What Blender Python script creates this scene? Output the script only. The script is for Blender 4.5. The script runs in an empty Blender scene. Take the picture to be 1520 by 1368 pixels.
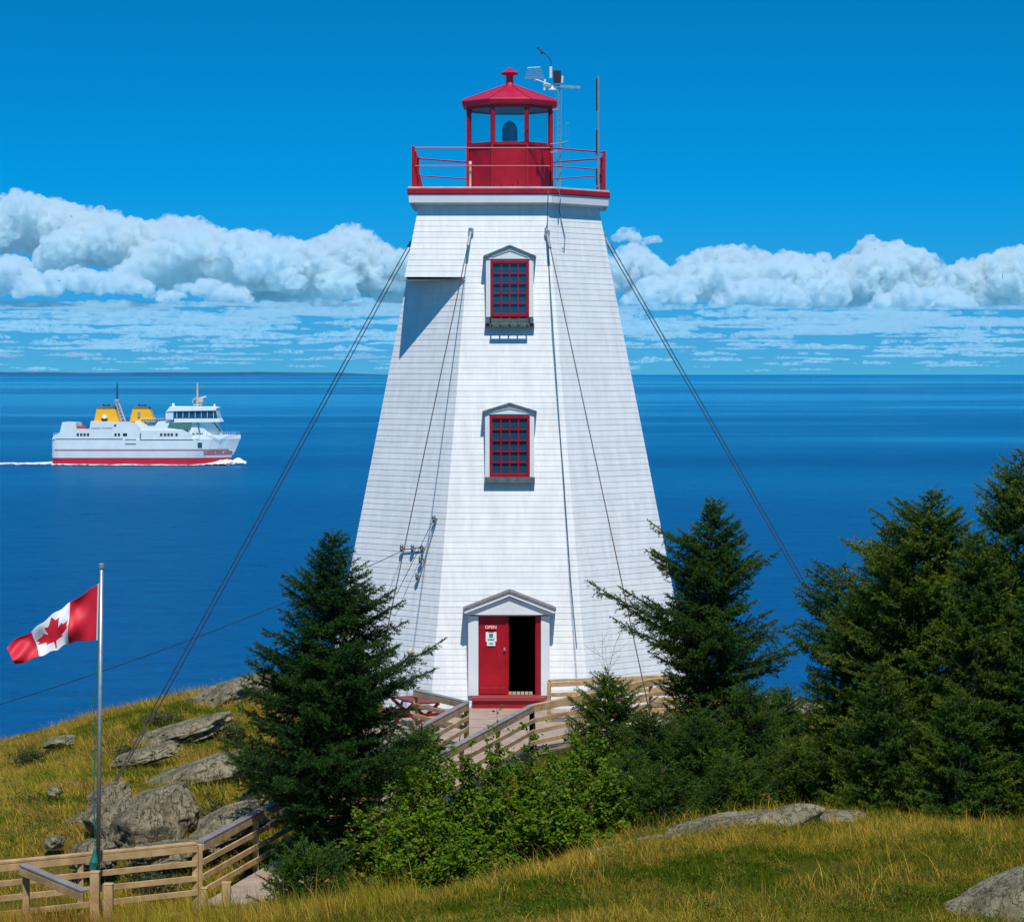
import bpy, math, random
import numpy as np
from mathutils import Vector, Matrix
R = math.radians
random.seed(7)
rng = np.random.default_rng(11)
S = bpy.context.scene
COL = S.collection

# ------------------------------------------------------------------ camera
FPX, CD, CZ, HY = 4060.0, 74.0, 8.3, 554.0     # focal length in photo pixels, camera distance, eye height, horizon row
SUN_EL, SUN_AZ = 59.0, 8.0                     # elevation; degrees to the right of straight behind the camera
cam_d = bpy.data.cameras.new('camera'); cam = bpy.data.objects.new('camera', cam_d); COL.objects.link(cam)
cam_d.sensor_width = 36; cam_d.lens = FPX / 1520 * 36; cam_d.clip_start = 0.5; cam_d.clip_end = 400000
cam.location = (0, -CD, CZ); cam.rotation_euler = (R(90), 0, 0)
cam_d.shift_y = -(684 - HY) / 1520
S.camera = cam

def P(px, py, D):
    return Vector(((px - 760) / FPX * D, D - CD, CZ + (HY - py) / FPX * D))

# ------------------------------------------------------------------ sun, view
sd = bpy.data.lights.new('sun', 'SUN'); sun = bpy.data.objects.new('sun', sd); COL.objects.link(sun)
sd.energy = 4.3; sd.angle = R(0.53); sd.color = (1, .965, .90)
sv = Vector((math.sin(R(SUN_AZ)) * math.cos(R(SUN_EL)), -math.cos(R(SUN_AZ)) * math.cos(R(SUN_EL)), math.sin(R(SUN_EL))))
sun.rotation_euler = sv.to_track_quat('Z', 'Y').to_euler()
S.view_settings.view_transform = 'Standard'; S.view_settings.look = 'None'
S.view_settings.exposure = 0; S.view_settings.gamma = 1
S.render.engine = 'CYCLES'
S.cycles.max_bounces = 6; S.cycles.transparent_max_bounces = 24
S.cycles.use_denoising = True; S.cycles.volume_bounces = 7; S.cycles.max_bounces = 8; S.cycles.diffuse_bounces = 3

# ------------------------------------------------------------------ node helpers
class E:
    """node expression: numbers and sockets combined with Math nodes"""
    def __init__(s, nt, sock): s.nt = nt; s.s = sock
    def m(s, op, *a, clamp=False):
        n = s.nt.nodes.new('ShaderNodeMath'); n.operation = op; n.use_clamp = clamp
        for i, v in enumerate((s,) + a):
            if isinstance(v, E): s.nt.links.new(v.s, n.inputs[i])
            else: n.inputs[i].default_value = v
        return E(s.nt, n.outputs[0])
    def __add__(s, o): return s.m('ADD', o)
    def __radd__(s, o): return s.m('ADD', o)
    def __sub__(s, o): return s.m('SUBTRACT', o)
    def __rsub__(s, o): return (s * -1) + o
    def __mul__(s, o): return s.m('MULTIPLY', o)
    def __rmul__(s, o): return s.m('MULTIPLY', o)
    def __truediv__(s, o): return s.m('DIVIDE', o)
    def sat(s): return s.m('ADD', 0.0, clamp=True)
    def smooth(s, a, b):
        n = s.nt.nodes.new('ShaderNodeMapRange'); n.interpolation_type = 'SMOOTHSTEP'
        s.nt.links.new(s.s, n.inputs[0]); n.inputs[1].default_value = a; n.inputs[2].default_value = b
        return E(s.nt, n.outputs[0])
def vec(nt, x, y, z=0.0):
    n = nt.nodes.new('ShaderNodeCombineXYZ')
    for i, v in enumerate((x, y, z)):
        if isinstance(v, E): nt.links.new(v.s, n.inputs[i])
        else: n.inputs[i].default_value = v
    return n.outputs[0]
def noise(nt, v, scale=1, detail=4, rough=.5, w=None):
    n = nt.nodes.new('ShaderNodeTexNoise')
    nt.links.new(v, n.inputs['Vector']); n.inputs['Scale'].default_value = scale
    n.inputs['Detail'].default_value = detail; n.inputs['Roughness'].default_value = rough
    return E(nt, n.outputs[0])
def voro(nt, v, scale=1):
    n = nt.nodes.new('ShaderNodeTexVoronoi'); n.feature = 'SMOOTH_F1'; n.inputs['Smoothness'].default_value = .4
    nt.links.new(v, n.inputs['Vector']); n.inputs['Scale'].default_value = scale
    return E(nt, n.outputs['Distance'])
def mixc(nt, f, a, b, blend='MIX'):
    n = nt.nodes.new('ShaderNodeMix'); n.data_type = 'RGBA'; n.blend_type = blend
    for i, v in ((0, f), (6, a), (7, b)):
        if isinstance(v, E): nt.links.new(v.s, n.inputs[i])
        elif hasattr(v, 'links'): nt.links.new(v, n.inputs[i])
        elif isinstance(v, (int, float)): n.inputs[i].default_value = v
        else: n.inputs[i].default_value = (*v, 1)
    return n.outputs[2]
def ramp(nt, f, stops):
    n = nt.nodes.new('ShaderNodeValToRGB'); nt.links.new(f.s, n.inputs[0])
    e = n.color_ramp.elements
    while len(e) < len(stops): e.new(.5)
    for el, (p, c) in zip(e, stops): el.position = p; el.color = (*c, 1)
    return n.outputs[0]
def s2l(r, g, b):
    f = lambda c: (c / 255 / 12.92) if c < 10 else ((c / 255 + .055) / 1.055) ** 2.4
    return (f(r), f(g), f(b))

# ------------------------------------------------------------------ world
W = bpy.data.worlds.new('World'); S.world = W; W.use_nodes = True
nt = W.node_tree; nt.nodes.clear()
out = nt.nodes.new('ShaderNodeOutputWorld'); bg = nt.nodes.new('ShaderNodeBackground')
nt.links.new(bg.outputs[0], out.inputs[0]); BG = 0.1; bg.inputs[1].default_value = BG
tc = nt.nodes.new('ShaderNodeTexCoord'); sp = nt.nodes.new('ShaderNodeSeparateXYZ')
nt.links.new(tc.outputs['Generated'], sp.inputs[0])
X, Y, Z = [E(nt, o) for o in sp.outputs]
sky = nt.nodes.new('ShaderNodeTexSky'); sky.sky_type = 'NISHITA'; sky.sun_disc = False
sky.sun_elevation = R(SUN_EL); sky.sun_rotation = R(180 - SUN_AZ)
sky.altitude = 0; sky.air_density = 1.0; sky.dust_density = 0.3; sky.ozone_density = 3.0
# the low band is lifted a little so that the horizon stays blue as on a very clear day
nt.links.new(vec(nt, X, Y, Z.m('MAXIMUM', 0.0) * 2.0 + 0.07), sky.inputs[0])
hs = nt.nodes.new('ShaderNodeHueSaturation'); hs.inputs['Saturation'].default_value = 1.0
el = Z.m('MAXIMUM', 0.0)
skc = mixc(nt, 1.0, sky.outputs[0], mixc(nt, el.smooth(0.0, .075), (.15, .62, .98), (.006, .84, 1.30)), 'MULTIPLY')
nt.links.new(skc, bg.inputs[0])

# ------------------------------------------------------------------ materials
def new_mat(name):
    m = bpy.data.materials.new(name); m.use_nodes = True
    n = m.node_tree; b = n.nodes['Principled BSDF']; return m, n, b
def mat(name, c, rough=.6, var=.12, scale=4, metal=0, bump=0, bscale=None, c2=None, stretch=(1, 1, 1), spec=None, detail=5):
    m, n, b = new_mat(name)
    t = n.nodes.new('ShaderNodeTexCoord'); mp = n.nodes.new('ShaderNodeMapping'); mp.inputs['Scale'].default_value = stretch
    n.links.new(t.outputs['Object'], mp.inputs[0])
    f = noise(n, mp.outputs[0], scale, detail, .6)
    lo = tuple(x * (1 - var) for x in c) if c2 is None else c2
    hi = tuple(min(1, x * (1 + var * .6)) for x in c) if c2 is None else c
    n.links.new(ramp(n, f, ((.35, lo), (.65, hi))), b.inputs['Base Color'])
    b.inputs['Roughness'].default_value = rough; b.inputs['Metallic'].default_value = metal
    if spec is not None: b.inputs['Specular IOR Level'].default_value = spec
    if bump:
        f2 = noise(n, mp.outputs[0], bscale or scale * 6, 6, .6)
        bn = n.nodes.new('ShaderNodeBump'); bn.inputs['Strength'].default_value = 1; bn.inputs['Distance'].default_value = bump
        n.links.new(f2.s, bn.inputs['Height']); n.links.new(bn.outputs[0], b.inputs['Normal'])
    return m
M = {}
M['white'] = mat('white_paint', (.77, .785, .79), .55, .05, 1.3, bump=.002, bscale=30, stretch=(1, 1, 1))
# clapboard paint with faint weather streaks and grime under the laps
m, n, b = new_mat('clapboard_paint'); t = n.nodes.new('ShaderNodeTexCoord')
mp = n.nodes.new('ShaderNodeMapping'); mp.inputs['Scale'].default_value = (3, 3, .35); n.links.new(t.outputs['Object'], mp.inputs[0])
st = noise(n, mp.outputs[0], 1.6, 6, .65)
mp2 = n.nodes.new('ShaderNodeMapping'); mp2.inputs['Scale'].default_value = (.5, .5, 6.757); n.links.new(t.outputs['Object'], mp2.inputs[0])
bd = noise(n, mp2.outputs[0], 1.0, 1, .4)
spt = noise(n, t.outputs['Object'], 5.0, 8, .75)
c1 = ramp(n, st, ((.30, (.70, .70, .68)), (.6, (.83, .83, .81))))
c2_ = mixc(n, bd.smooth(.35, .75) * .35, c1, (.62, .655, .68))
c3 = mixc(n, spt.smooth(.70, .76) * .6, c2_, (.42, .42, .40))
n.links.new(c3, b.inputs['Base Color']); b.inputs['Roughness'].default_value = .5
bn = n.nodes.new('ShaderNodeBump'); bn.inputs['Distance'].default_value = .003
n.links.new(noise(n, t.outputs['Object'], 14, 5, .6).s, bn.inputs['Height']); n.links.new(bn.outputs[0], b.inputs['Normal'])
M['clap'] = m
M['red'] = mat('red_paint', (.40, .002, .012), .38, .22, 2.5, bump=.002, bscale=20)
M['redroof'] = mat('red_roof_paint', (.50, .012, .045), .42, .15, 3)
M['darkred'] = mat('dark_red_paint', (.22, .002, .008), .45, .25, 3)
M['redwood'] = mat('worn_red_paint', (.42, .01, .025), .5, .2, 6, c2=(.20, .06, .06), stretch=(1, 4, 4))
M['grey'] = mat('grey_sill', (.10, .14, .15), .7, .3, 9)
M['shingle'] = mat('grey_shingle', (.17, .155, .17), .8, .35, 14)
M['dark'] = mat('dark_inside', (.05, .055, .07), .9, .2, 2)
M['black'] = mat('black_plastic', (.02, .022, .03), .5, .2, 5)
M['metal'] = mat('galvanised_metal', (.42, .45, .46), .42, .15, 8, metal=.6)
M['wire'] = mat('dark_wire_rope', (.008, .012, .025), .6, .3, 4)
M['rust'] = mat('rusty_wire_rope', (.055, .035, .03), .7, .35, 3)
M['wood'] = mat('weathered_lumber', (.58, .37, .17), .75, .3, 3.0, c2=(.34, .21, .09), stretch=(1, 1, 1), bump=.004, bscale=12)
M['cap'] = mat('greyed_lumber', (.27, .235, .22), .6, .3, 3, c2=(.18, .15, .14), bump=.003)
M['deck'] = mat('deck_boards', (.44, .33, .25), .65, .25, 2.2, c2=(.32, .24, .18), bump=.003)
M['green'] = mat('green_rope', (.01, .16, .12), .7, .2, 10)
M['teal'] = mat('green_mat', (.02, .35, .22), .7, .2, 10)
M['cream'] = mat('cream_globe', (.6, .55, .32), .4, .2, 5)
M['copperbl'] = mat('blue_conduit', (.10, .24, .32), .5, .2, 5)
M['orange'] = mat('orange_paint', (.75, .35, .08), .5, .1, 5)
M['bark'] = mat('spruce_bark', (.10, .075, .06), .9, .4, 12)
M['stem'] = mat('shrub_stem', (.13, .09, .06), .9, .4, 12)
M['dead'] = mat('dead_twig_wood', (.26, .22, .19), .9, .3, 12)
M['flagred'] = mat('flag_red_cloth', (.62, .008, .03), .6, .06, 5)
M['flagwhite'] = mat('flag_white_cloth', (.80, .80, .84), .6, .04, 5)
def glass_dark():
    m, n, b = new_mat('dark_window_glass'); b.inputs['Base Color'].default_value = (.012, .065, .125, 1); b.inputs['Roughness'].default_value = .08
    b.inputs['IOR'].default_value = 1.6; return m
M['glass'] = glass_dark()
def glass_clear():
    m, n, b = new_mat('clear_glass'); tr = n.nodes.new('ShaderNodeBsdfTransparent'); tr.inputs[0].default_value = (.93, .97, .97, 1)
    gl = n.nodes.new('ShaderNodeBsdfGlossy'); gl.inputs['Roughness'].default_value = .03
    mx = n.nodes.new('ShaderNodeMixShader'); mx.inputs[0].default_value = .06
    n.links.new(tr.outputs[0], mx.inputs[1]); n.links.new(gl.outputs[0], mx.inputs[2])
    n.links.new(mx.outputs[0], n.nodes['Material Output'].inputs[0]); return m
M['clear'] = glass_clear()
def tint_mat(name, trans=.25, rough=.6, spec=.3):
    m, n, b = new_mat(name); a = n.nodes.new('ShaderNodeAttribute'); a.attribute_name = 'tint'
    n.links.new(a.outputs['Color'], b.inputs['Base Color']); b.inputs['Roughness'].default_value = rough
    b.inputs['Specular IOR Level'].default_value = spec
    tr = n.nodes.new('ShaderNodeBsdfTranslucent'); n.links.new(a.outputs['Color'], tr.inputs[0]); mx = n.nodes.new('ShaderNodeMixShader')
    mx.inputs[0].default_value = trans; n.links.new(b.outputs[0], mx.inputs[1]); n.links.new(tr.outputs[0], mx.inputs[2])
    n.links.new(mx.outputs[0], n.nodes['Material Output'].inputs[0]); return m
M['needles'] = tint_mat('spruce_needles', .18, .65, .08)
M['leaf'] = tint_mat('shrub_leaf', .38, .5, .12)
M['grass'] = tint_mat('grass_blade', .4, .8, .0)
def rock_mat():
    m, n, b = new_mat('lichen_rock'); t = n.nodes.new('ShaderNodeTexCoord'); o = t.outputs['Object']
    a = noise(n, o, 1.6, 8, .65); l = noise(n, o, 6.5, 6, .7); s = noise(n, o, 22, 5, .7)
    c = ramp(n, a, ((.32, (.10, .082, .045)), (.5, (.25, .21, .13)), (.7, (.39, .34, .22))))
    c = mixc(n, l.smooth(.56, .66) * .55, c, (.26, .27, .20))
    c = mixc(n, s.smooth(.60, .72) * .6, c, (.045, .04, .03))
    c = mixc(n, noise(n, o, 3.1, 5, .6).smooth(.6, .72) * .5, c, (.16, .11, .035))
    n.links.new(c, b.inputs['Base Color']); b.inputs['Roughness'].default_value = .9; b.inputs['Specular IOR Level'].default_value = .1
    bn = n.nodes.new('ShaderNodeBump'); bn.inputs['Distance'].default_value = .11
    mp = n.nodes.new('ShaderNodeMapping'); mp.inputs['Scale'].default_value = (5, 2.0, 1.1); mp.inputs['Rotation'].default_value = (.3, .5, .2); n.links.new(o, mp.inputs[0])
    fi = noise(n, mp.outputs[0], 1.1, 7, .68); cr = (fi - .5).m('ABSOLUTE').smooth(.0, .016)
    c = mixc(n, (1.0 - cr) * .5, c, (.05, .043, .03)); n.links.new(c, b.inputs['Base Color'])
    n.links.new((a * .8 + l * .5 + s * .3 + cr * .5 + fi * .8).s, bn.inputs['Height']); n.links.new(bn.outputs[0], b.inputs['Normal']); return m
M['rock'] = rock_mat()
def ground_mat():
    m, n, b = new_mat('turf_ground'); t = n.nodes.new('ShaderNodeTexCoord'); o = t.outputs['Object']
    a = noise(n, o, .5, 6, .6); s = noise(n, o, 9, 6, .7)
    c = ramp(n, a, ((.35, (.045, .055, .006)), (.55, (.10, .09, .01)), (.7, (.19, .13, .03))))
    c = mixc(n, s.smooth(.45, .7) * .6, c, (.045, .045, .015))
    n.links.new(c, b.inputs['Base Color']); b.inputs['Roughness'].default_value = .95; b.inputs['Specular IOR Level'].default_value = 0
    bn = n.nodes.new('ShaderNodeBump'); bn.inputs['Distance'].default_value = .06
    n.links.new(s.s, bn.inputs['Height']); n.links.new(bn.outputs[0], b.inputs['Normal']); return m
M['ground'] = ground_mat()
def sea_mat():
    m, n, b = new_mat('sea_water'); t = n.nodes.new('ShaderNodeTexCoord')
    sp = n.nodes.new('ShaderNodeSeparateXYZ'); n.links.new(t.outputs['Object'], sp.inputs[0]); x, y, z = [E(n, o) for o in sp.outputs]
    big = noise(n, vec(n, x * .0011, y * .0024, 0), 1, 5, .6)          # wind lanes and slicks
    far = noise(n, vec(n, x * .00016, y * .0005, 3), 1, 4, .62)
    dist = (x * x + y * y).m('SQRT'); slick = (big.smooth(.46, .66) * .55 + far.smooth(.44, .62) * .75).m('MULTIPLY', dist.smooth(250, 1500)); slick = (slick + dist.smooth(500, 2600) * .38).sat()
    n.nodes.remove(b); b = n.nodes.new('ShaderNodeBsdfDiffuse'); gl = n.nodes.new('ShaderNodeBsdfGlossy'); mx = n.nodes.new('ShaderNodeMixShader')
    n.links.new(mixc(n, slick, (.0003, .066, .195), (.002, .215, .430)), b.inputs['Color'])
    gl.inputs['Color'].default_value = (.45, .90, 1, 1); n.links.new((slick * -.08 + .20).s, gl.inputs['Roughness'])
    n.links.new((slick * .30 + .23).s, mx.inputs[0]); n.links.new(b.outputs[0], mx.inputs[1]); n.links.new(gl.outputs[0], mx.inputs[2])
    n.links.new(mx.outputs[0], n.nodes['Material Output'].inputs[0])
    w1 = noise(n, vec(n, x * .55, y * 1.0, 0), 1, 3, .55); w2 = noise(n, vec(n, x * .09, y * .16, 5), 1, 3, .5)
    w3 = noise(n, vec(n, x * 2.2, y * 3.4, 9), 1, 2, .5)
    wc = ((w1 - .5) * 1.3 + (w2 - .5) * 1.1 + .5).sat()
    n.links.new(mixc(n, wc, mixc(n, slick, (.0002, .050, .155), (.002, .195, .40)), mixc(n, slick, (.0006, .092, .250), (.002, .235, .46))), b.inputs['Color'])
    hgt = (w1 * .75 + w2 * 1.9 + w3 * .2) * (1.0 - slick * .55)
    bn = n.nodes.new('ShaderNodeBump'); bn.inputs['Distance'].default_value = .9; bn.inputs['Strength'].default_value = .85
    n.links.new(hgt.s, bn.inputs['Height']); n.links.new(bn.outputs[0], b.inputs['Normal']); n.links.new(bn.outputs[0], gl.inputs['Normal']); return m
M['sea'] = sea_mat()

# ------------------------------------------------------------------ mesh helpers
class MB:
    def __init__(s): s.v = []; s.f = []; s.mi = []; s.mats = []
    def slot(s, m):
        if m not in s.mats: s.mats.append(m)
        return s.mats.index(m)
    def add(s, vs, fs, m=None):
        o = len(s.v); s.v += [tuple(p) for p in vs]; k = s.slot(m) if m else 0
        for f in fs: s.f.append(tuple(i + o for i in f)); s.mi.append(k)
        return s
    def box(s, c, d, m=None, rz=0):
        cx, cy, cz = c; a, b, h = d[0] / 2, d[1] / 2, d[2] / 2; q = Matrix.Rotation(rz, 3, 'Z')
        vs = [Vector(c) + q @ Vector((i * a, j * b, k * h)) for i in (-1, 1) for j in (-1, 1) for k in (-1, 1)]
        return s.add(vs, [(0, 1, 3, 2), (4, 6, 7, 5), (0, 4, 5, 1), (2, 3, 7, 6), (0, 2, 6, 4), (1, 5, 7, 3)], m)
    def beam(s, p0, p1, w, h, m=None, upv=(0, 0, 1), ext=0):
        p0, p1 = Vector(p0), Vector(p1); d = (p1 - p0).normalized(); p0 = p0 - d * ext; p1 = p1 + d * ext
        side = d.cross(Vector(upv))
        side = side.normalized() if side.length > 1e-4 else Vector((1, 0, 0)); u_ = side.cross(d).normalized()
        vs = [p + side * (i * w / 2) + u_ * (j * h / 2) for p in (p0, p1) for i, j in ((-1, -1), (1, -1), (1, 1), (-1, 1))]
        return s.add(vs, [(3, 2, 1, 0), (4, 5, 6, 7), (0, 1, 5, 4), (1, 2, 6, 5), (2, 3, 7, 6), (3, 0, 4, 7)], m)
    def tube(s, pts, r, n=8, m=None, cap=True):
        pts = [Vector(p) for p in pts]; rs = r if isinstance(r, (list, tuple)) else [r] * len(pts); vs = []
        for i, p in enumerate(pts):
            d = (pts[min(i + 1, len(pts) - 1)] - pts[max(i - 1, 0)]).normalized()
            a = d.cross(Vector((0, 0, 1)));  a = a.normalized() if a.length > 1e-3 else Vector((1, 0, 0)); b = d.cross(a).normalized()
            for k in range(n):
                t = 2 * math.pi * k / n; vs.append(p + (a * math.cos(t) + b * math.sin(t)) * rs[i])
        fs = [(i * n + k, i * n + (k + 1) % n, (i + 1) * n + (k + 1) % n, (i + 1) * n + k) for i in range(len(pts) - 1) for k in range(n)]
        if cap: fs += [tuple(range(n))[::-1], tuple((len(pts) - 1) * n + k for k in range(n))]
        return s.add(vs, fs, m)
    def lathe(s, c, prof, n=24, m=None, rot=0):
        vs = [(c[0] + r * math.cos(2 * math.pi * k / n + rot), c[1] + r * math.sin(2 * math.pi * k / n + rot), c[2] + z) for r, z in prof for k in range(n)]
        fs = [(i * n + k, i * n + (k + 1) % n, (i + 1) * n + (k + 1) % n, (i + 1) * n + k) for i in range(len(prof) - 1) for k in range(n)]
        fs += [tuple(range(n))[::-1], tuple((len(prof) - 1) * n + k for k in range(n))]
        return s.add(vs, fs, m)
    def loft(s, loops, m=None, cap=True):
        n = len(loops[0]); vs = [p for l in loops for p in l]
        fs = [(i * n + k, i * n + (k + 1) % n, (i + 1) * n + (k + 1) % n, (i + 1) * n + k) for i in range(len(loops) - 1) for k in range(n)]
        if cap: fs += [tuple(range(n))[::-1], tuple((len(loops) - 1) * n + k for k in range(n))]
        return s.add(vs, fs, m)
    def prism(s, poly, axis, a, b, m=None):
        """poly in the two other axes; axis 0/1/2"""
        def mk(p, t):
            q = list(p); q.insert(axis, t); return tuple(q)
        return s.loft([[mk(p, a) for p in poly], [mk(p, b) for p in poly]], m)
    def build(s, name, m=None, parent=None, loc=None, bevel=0, smooth=False, recalc=True):
        me = bpy.data.meshes.new(name); me.from_pydata(s.v, [], s.f)
        if s.mats:
            for q in s.mats: me.materials.append(q)
            me.polygons.foreach_set('material_index', s.mi)
        if m: me.materials.clear(); me.materials.append(m); me.polygons.foreach_set('material_index', [0] * len(s.f))
        me.update()
        if recalc:
            import bmesh
            bm = bmesh.new(); bm.from_mesh(me); bmesh.ops.recalc_face_normals(bm, faces=bm.faces[:]); bm.to_mesh(me); bm.free()
        if smooth: me.shade_smooth()
        o = bpy.data.objects.new(name, me); COL.objects.link(o)
        if parent:
            o.parent = parent
        if loc: o.location = loc
        if bevel:
            bv = o.modifiers.new('bevel', 'BEVEL'); bv.width = bevel; bv.segments = 1; bv.limit_method = 'ANGLE'
        return o
def tag(o, label=None, cat=None, group=None, kind=None):
    if label: o['label'] = label
    if cat: o['category'] = cat
    if group: o['group'] = group
    if kind: o['kind'] = kind
    return o
def empty(name, loc, label, cat, group=None, rz=0):
    o = bpy.data.objects.new(name, None); COL.objects.link(o); o.location = loc; o.rotation_euler = (0, 0, rz); o.empty_display_size = .2
    return tag(o, label, cat, group)
def rel(pts, o): return [Vector(p) - Vector(o) for p in pts]

# numpy value noise
_perm = rng.random((64, 64, 64))
def vnoise(p):
    i = np.floor(p).astype(int); f = p - i; f = f * f * (3 - 2 * f); i &= 63; j = (i + 1) & 63; r = 0
    for a in (0, 1):
        for b in (0, 1):
            for c in (0, 1):
                w = (f[:, 0] if a else 1 - f[:, 0]) * (f[:, 1] if b else 1 - f[:, 1]) * (f[:, 2] if c else 1 - f[:, 2])
                r = r + w * _perm[(j if a else i)[:, 0], (j if b else i)[:, 1], (j if c else i)[:, 2]]
    return r
def fbm(p, o=4):
    p = np.asarray(p, float); a, s, t = .5, 0, 0
    for k in range(o): s = s + a * vnoise(p + 17.3 * k); t += a; p = p * 2.03; a *= .5
    return s / t
def np_mesh(name, verts, nper, mat_, tint=None, parent=None, faces=None):
    """verts (N,3); faces as consecutive polygons of nper vertices, or an index array"""
    me = bpy.data.meshes.new(name); N = len(verts); me.vertices.add(N); me.vertices.foreach_set('co', np.ascontiguousarray(verts, dtype=np.float32).ravel())
    idx = np.arange(N, dtype=np.int32) if faces is None else np.ascontiguousarray(faces, dtype=np.int32).ravel()
    F = len(idx) // nper; me.loops.add(len(idx)); me.loops.foreach_set('vertex_index', idx)
    me.polygons.add(F); me.polygons.foreach_set('loop_start', np.arange(0, F * nper, nper, dtype=np.int32))
    me.update(calc_edges=True)
    if tint is not None:
        at = me.color_attributes.new('tint', 'FLOAT_COLOR', 'POINT'); c = np.ones((N, 4), dtype=np.float32); c[:, :3] = tint
        at.data.foreach_set('color', c.ravel())
    me.materials.append(mat_); o = bpy.data.objects.new(name, me); COL.objects.link(o)
    if parent: o.parent = parent
    return o

# ------------------------------------------------------------------ terrain
ctrl = [  # photo column, photo row, distance
 (800,1292,40),(900,1264,42),(1000,1243,43),(1130,1222,44),(1250,1208,45),(1400,1216,46),(1520,1222,46),(1700,1225,46),
 (1520,1368,34),(1300,1368,33.5),(1100,1368,33.5),(900,1368,34),(760,1368,35),(600,1368,37),(400,1372,39),(200,1378,40),(0,1382,40.5),(-200,1385,41),
 (1300,1290,38.5),(1000,1310,38),
 (0,1352,45),(290,1345,47),(150,1350,45.5),(-200,1356,45),
 (210,1255,51),(60,1235,52),(340,1250,52),(-150,1260,51),(150,1165,58),(300,1150,59),(0,1185,57),(-150,1200,57),
 (250,1078,70),(180,1080,70),(120,1108,70),(0,1146,69),(-150,1185,68),(300,1050,71),(380,1012,74),(340,1026,73),(60,1116,69.5),
 (500,1100,66),(600,1085,66),(700,1078,66),(850,1078,66),(1000,1075,66),(520,1010,76),(760,1000,80),(1000,1010,80),(1100,1048,76),(1200,1052,76),(1350,1060,74),(1520,1070,73),
 (500,1250,50),(650,1215,52),(800,1190,54),(1000,1180,54),(1200,1170,54),(1400,1190,52),(1520,1190,52),(700,1330,43),(560,1330,44),(450,1340,45),
]
cp = [tuple(P(*c)) for c in ctrl]
cp += [(x, -CD + d, z + .02 * x) for x in (-22, -8, 8, 22) for d, z in ((0, 6.4), (15, 4.7), (25, 2.9))]
cp += [(-26, -28, -1.2), (-26, -10, -3.0), (-26, 0, -6), (24, -28, .8), (24, -10, -.6), (24, 6, -2)]
cp += [(x, 12 + abs(x) * .05, -5.0) for x in (-24, -12, 0, 12, 24)] + [(x, 20, -12.0) for x in (-24, -12, 0, 12, 24)]
cp = np.array(cp)
def tps_fit(c, lam=.02):
    n = len(c); d = np.linalg.norm(c[:, None, :2] - c[None, :, :2], axis=2); K = np.where(d > 0, d * d * np.log(d + 1e-9), 0) + lam * np.eye(n) * 10
    Pm = np.c_[np.ones(n), c[:, :2]]; A = np.zeros((n + 3, n + 3)); A[:n, :n] = K; A[:n, n:] = Pm; A[n:, :n] = Pm.T
    return np.linalg.solve(A, np.r_[c[:, 2], 0, 0, 0])
tw = tps_fit(cp)
def tps(x, y):
    r = tw[-3] + tw[-2] * x + tw[-1] * y
    for (cx, cy, _), w in zip(cp, tw[:-3]):
        d2 = (x - cx) ** 2 + (y - cy) ** 2 + 1e-9; r = r + w * .5 * d2 * np.log(d2)
    return r
gx = np.linspace(-60, 60, 481); gy = np.linspace(-82, 40, 489)
GX, GY = np.meshgrid(gx, gy)
HGT = tps(np.clip(GX, -26, 26), np.clip(GY, -CD - 4, 18))
pp = np.c_[GX.ravel(), GY.ravel(), np.zeros(GX.size)]
n1 = (fbm(pp * .35, 4) - .5).reshape(GX.shape); n2 = (fbm(pp * 1.4 + 9, 4) - .5).reshape(GX.shape)
HGT = HGT + n1 * .22 + n2 * .12
cl = np.clip((GY - 10 - np.abs(GX) * .02) / 14, 0, 1) ** 1.3; cs = np.clip((np.abs(GX) - 27) / 26, 0, 1) ** 1.2
cl2 = np.clip((-GX - 14) / 14, 0, 1) * np.clip((GY + 10) / 20, 0, 1)
HGT = HGT - cl * 26 - cs * 24 * np.clip((GY + 70) / 30, .25, 1) - cl2 * 8 + (cl + cs) * n1 * 8
HGT = np.maximum(HGT, -27)
_dk = (GX > -3.9) & (GX < 5.6) & (GY > -12.8) & (GY < -3.5); HGT = np.where(_dk, np.minimum(HGT, -.36 + n2 * .1), HGT)
_t = np.clip((GY + 28.2) / 15.7, 0, 1); _xl = -5.3 + 4.27 * _t; _rw = (GY > -29) & (GY < -12) & (GX > _xl - .3) & (GX < _xl + 2.0)
HGT = np.where(_rw, np.minimum(HGT, -.85 + .5 * _t + n2 * .1), HGT)
def H(x, y):
    fx = np.clip((np.asarray(x, float) + 60) / 120 * 480, 0, 479.999); fy = np.clip((np.asarray(y, float) + 82) / 122 * 488, 0, 487.999)
    i = fx.astype(int); j = fy.astype(int); a = fx - i; b = fy - j
    return HGT[j, i] * (1 - a) * (1 - b) + HGT[j, i + 1] * a * (1 - b) + HGT[j + 1, i] * (1 - a) * b + HGT[j + 1, i + 1] * a * b
def Hf(x, y): return float(H(x, y))
ii = np.arange(489 * 481).reshape(489, 481)
fq = np.stack([ii[:-1, :-1], ii[:-1, 1:], ii[1:, 1:], ii[1:, :-1]], -1).reshape(-1, 4)
g = np_mesh('ground', np.c_[GX.ravel(), GY.ravel(), HGT.ravel()], 4, M['ground'], faces=fq); g.data.shade_smooth()
tag(g, 'grassy rocky headland ground around the lighthouse', kind='structure')

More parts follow.
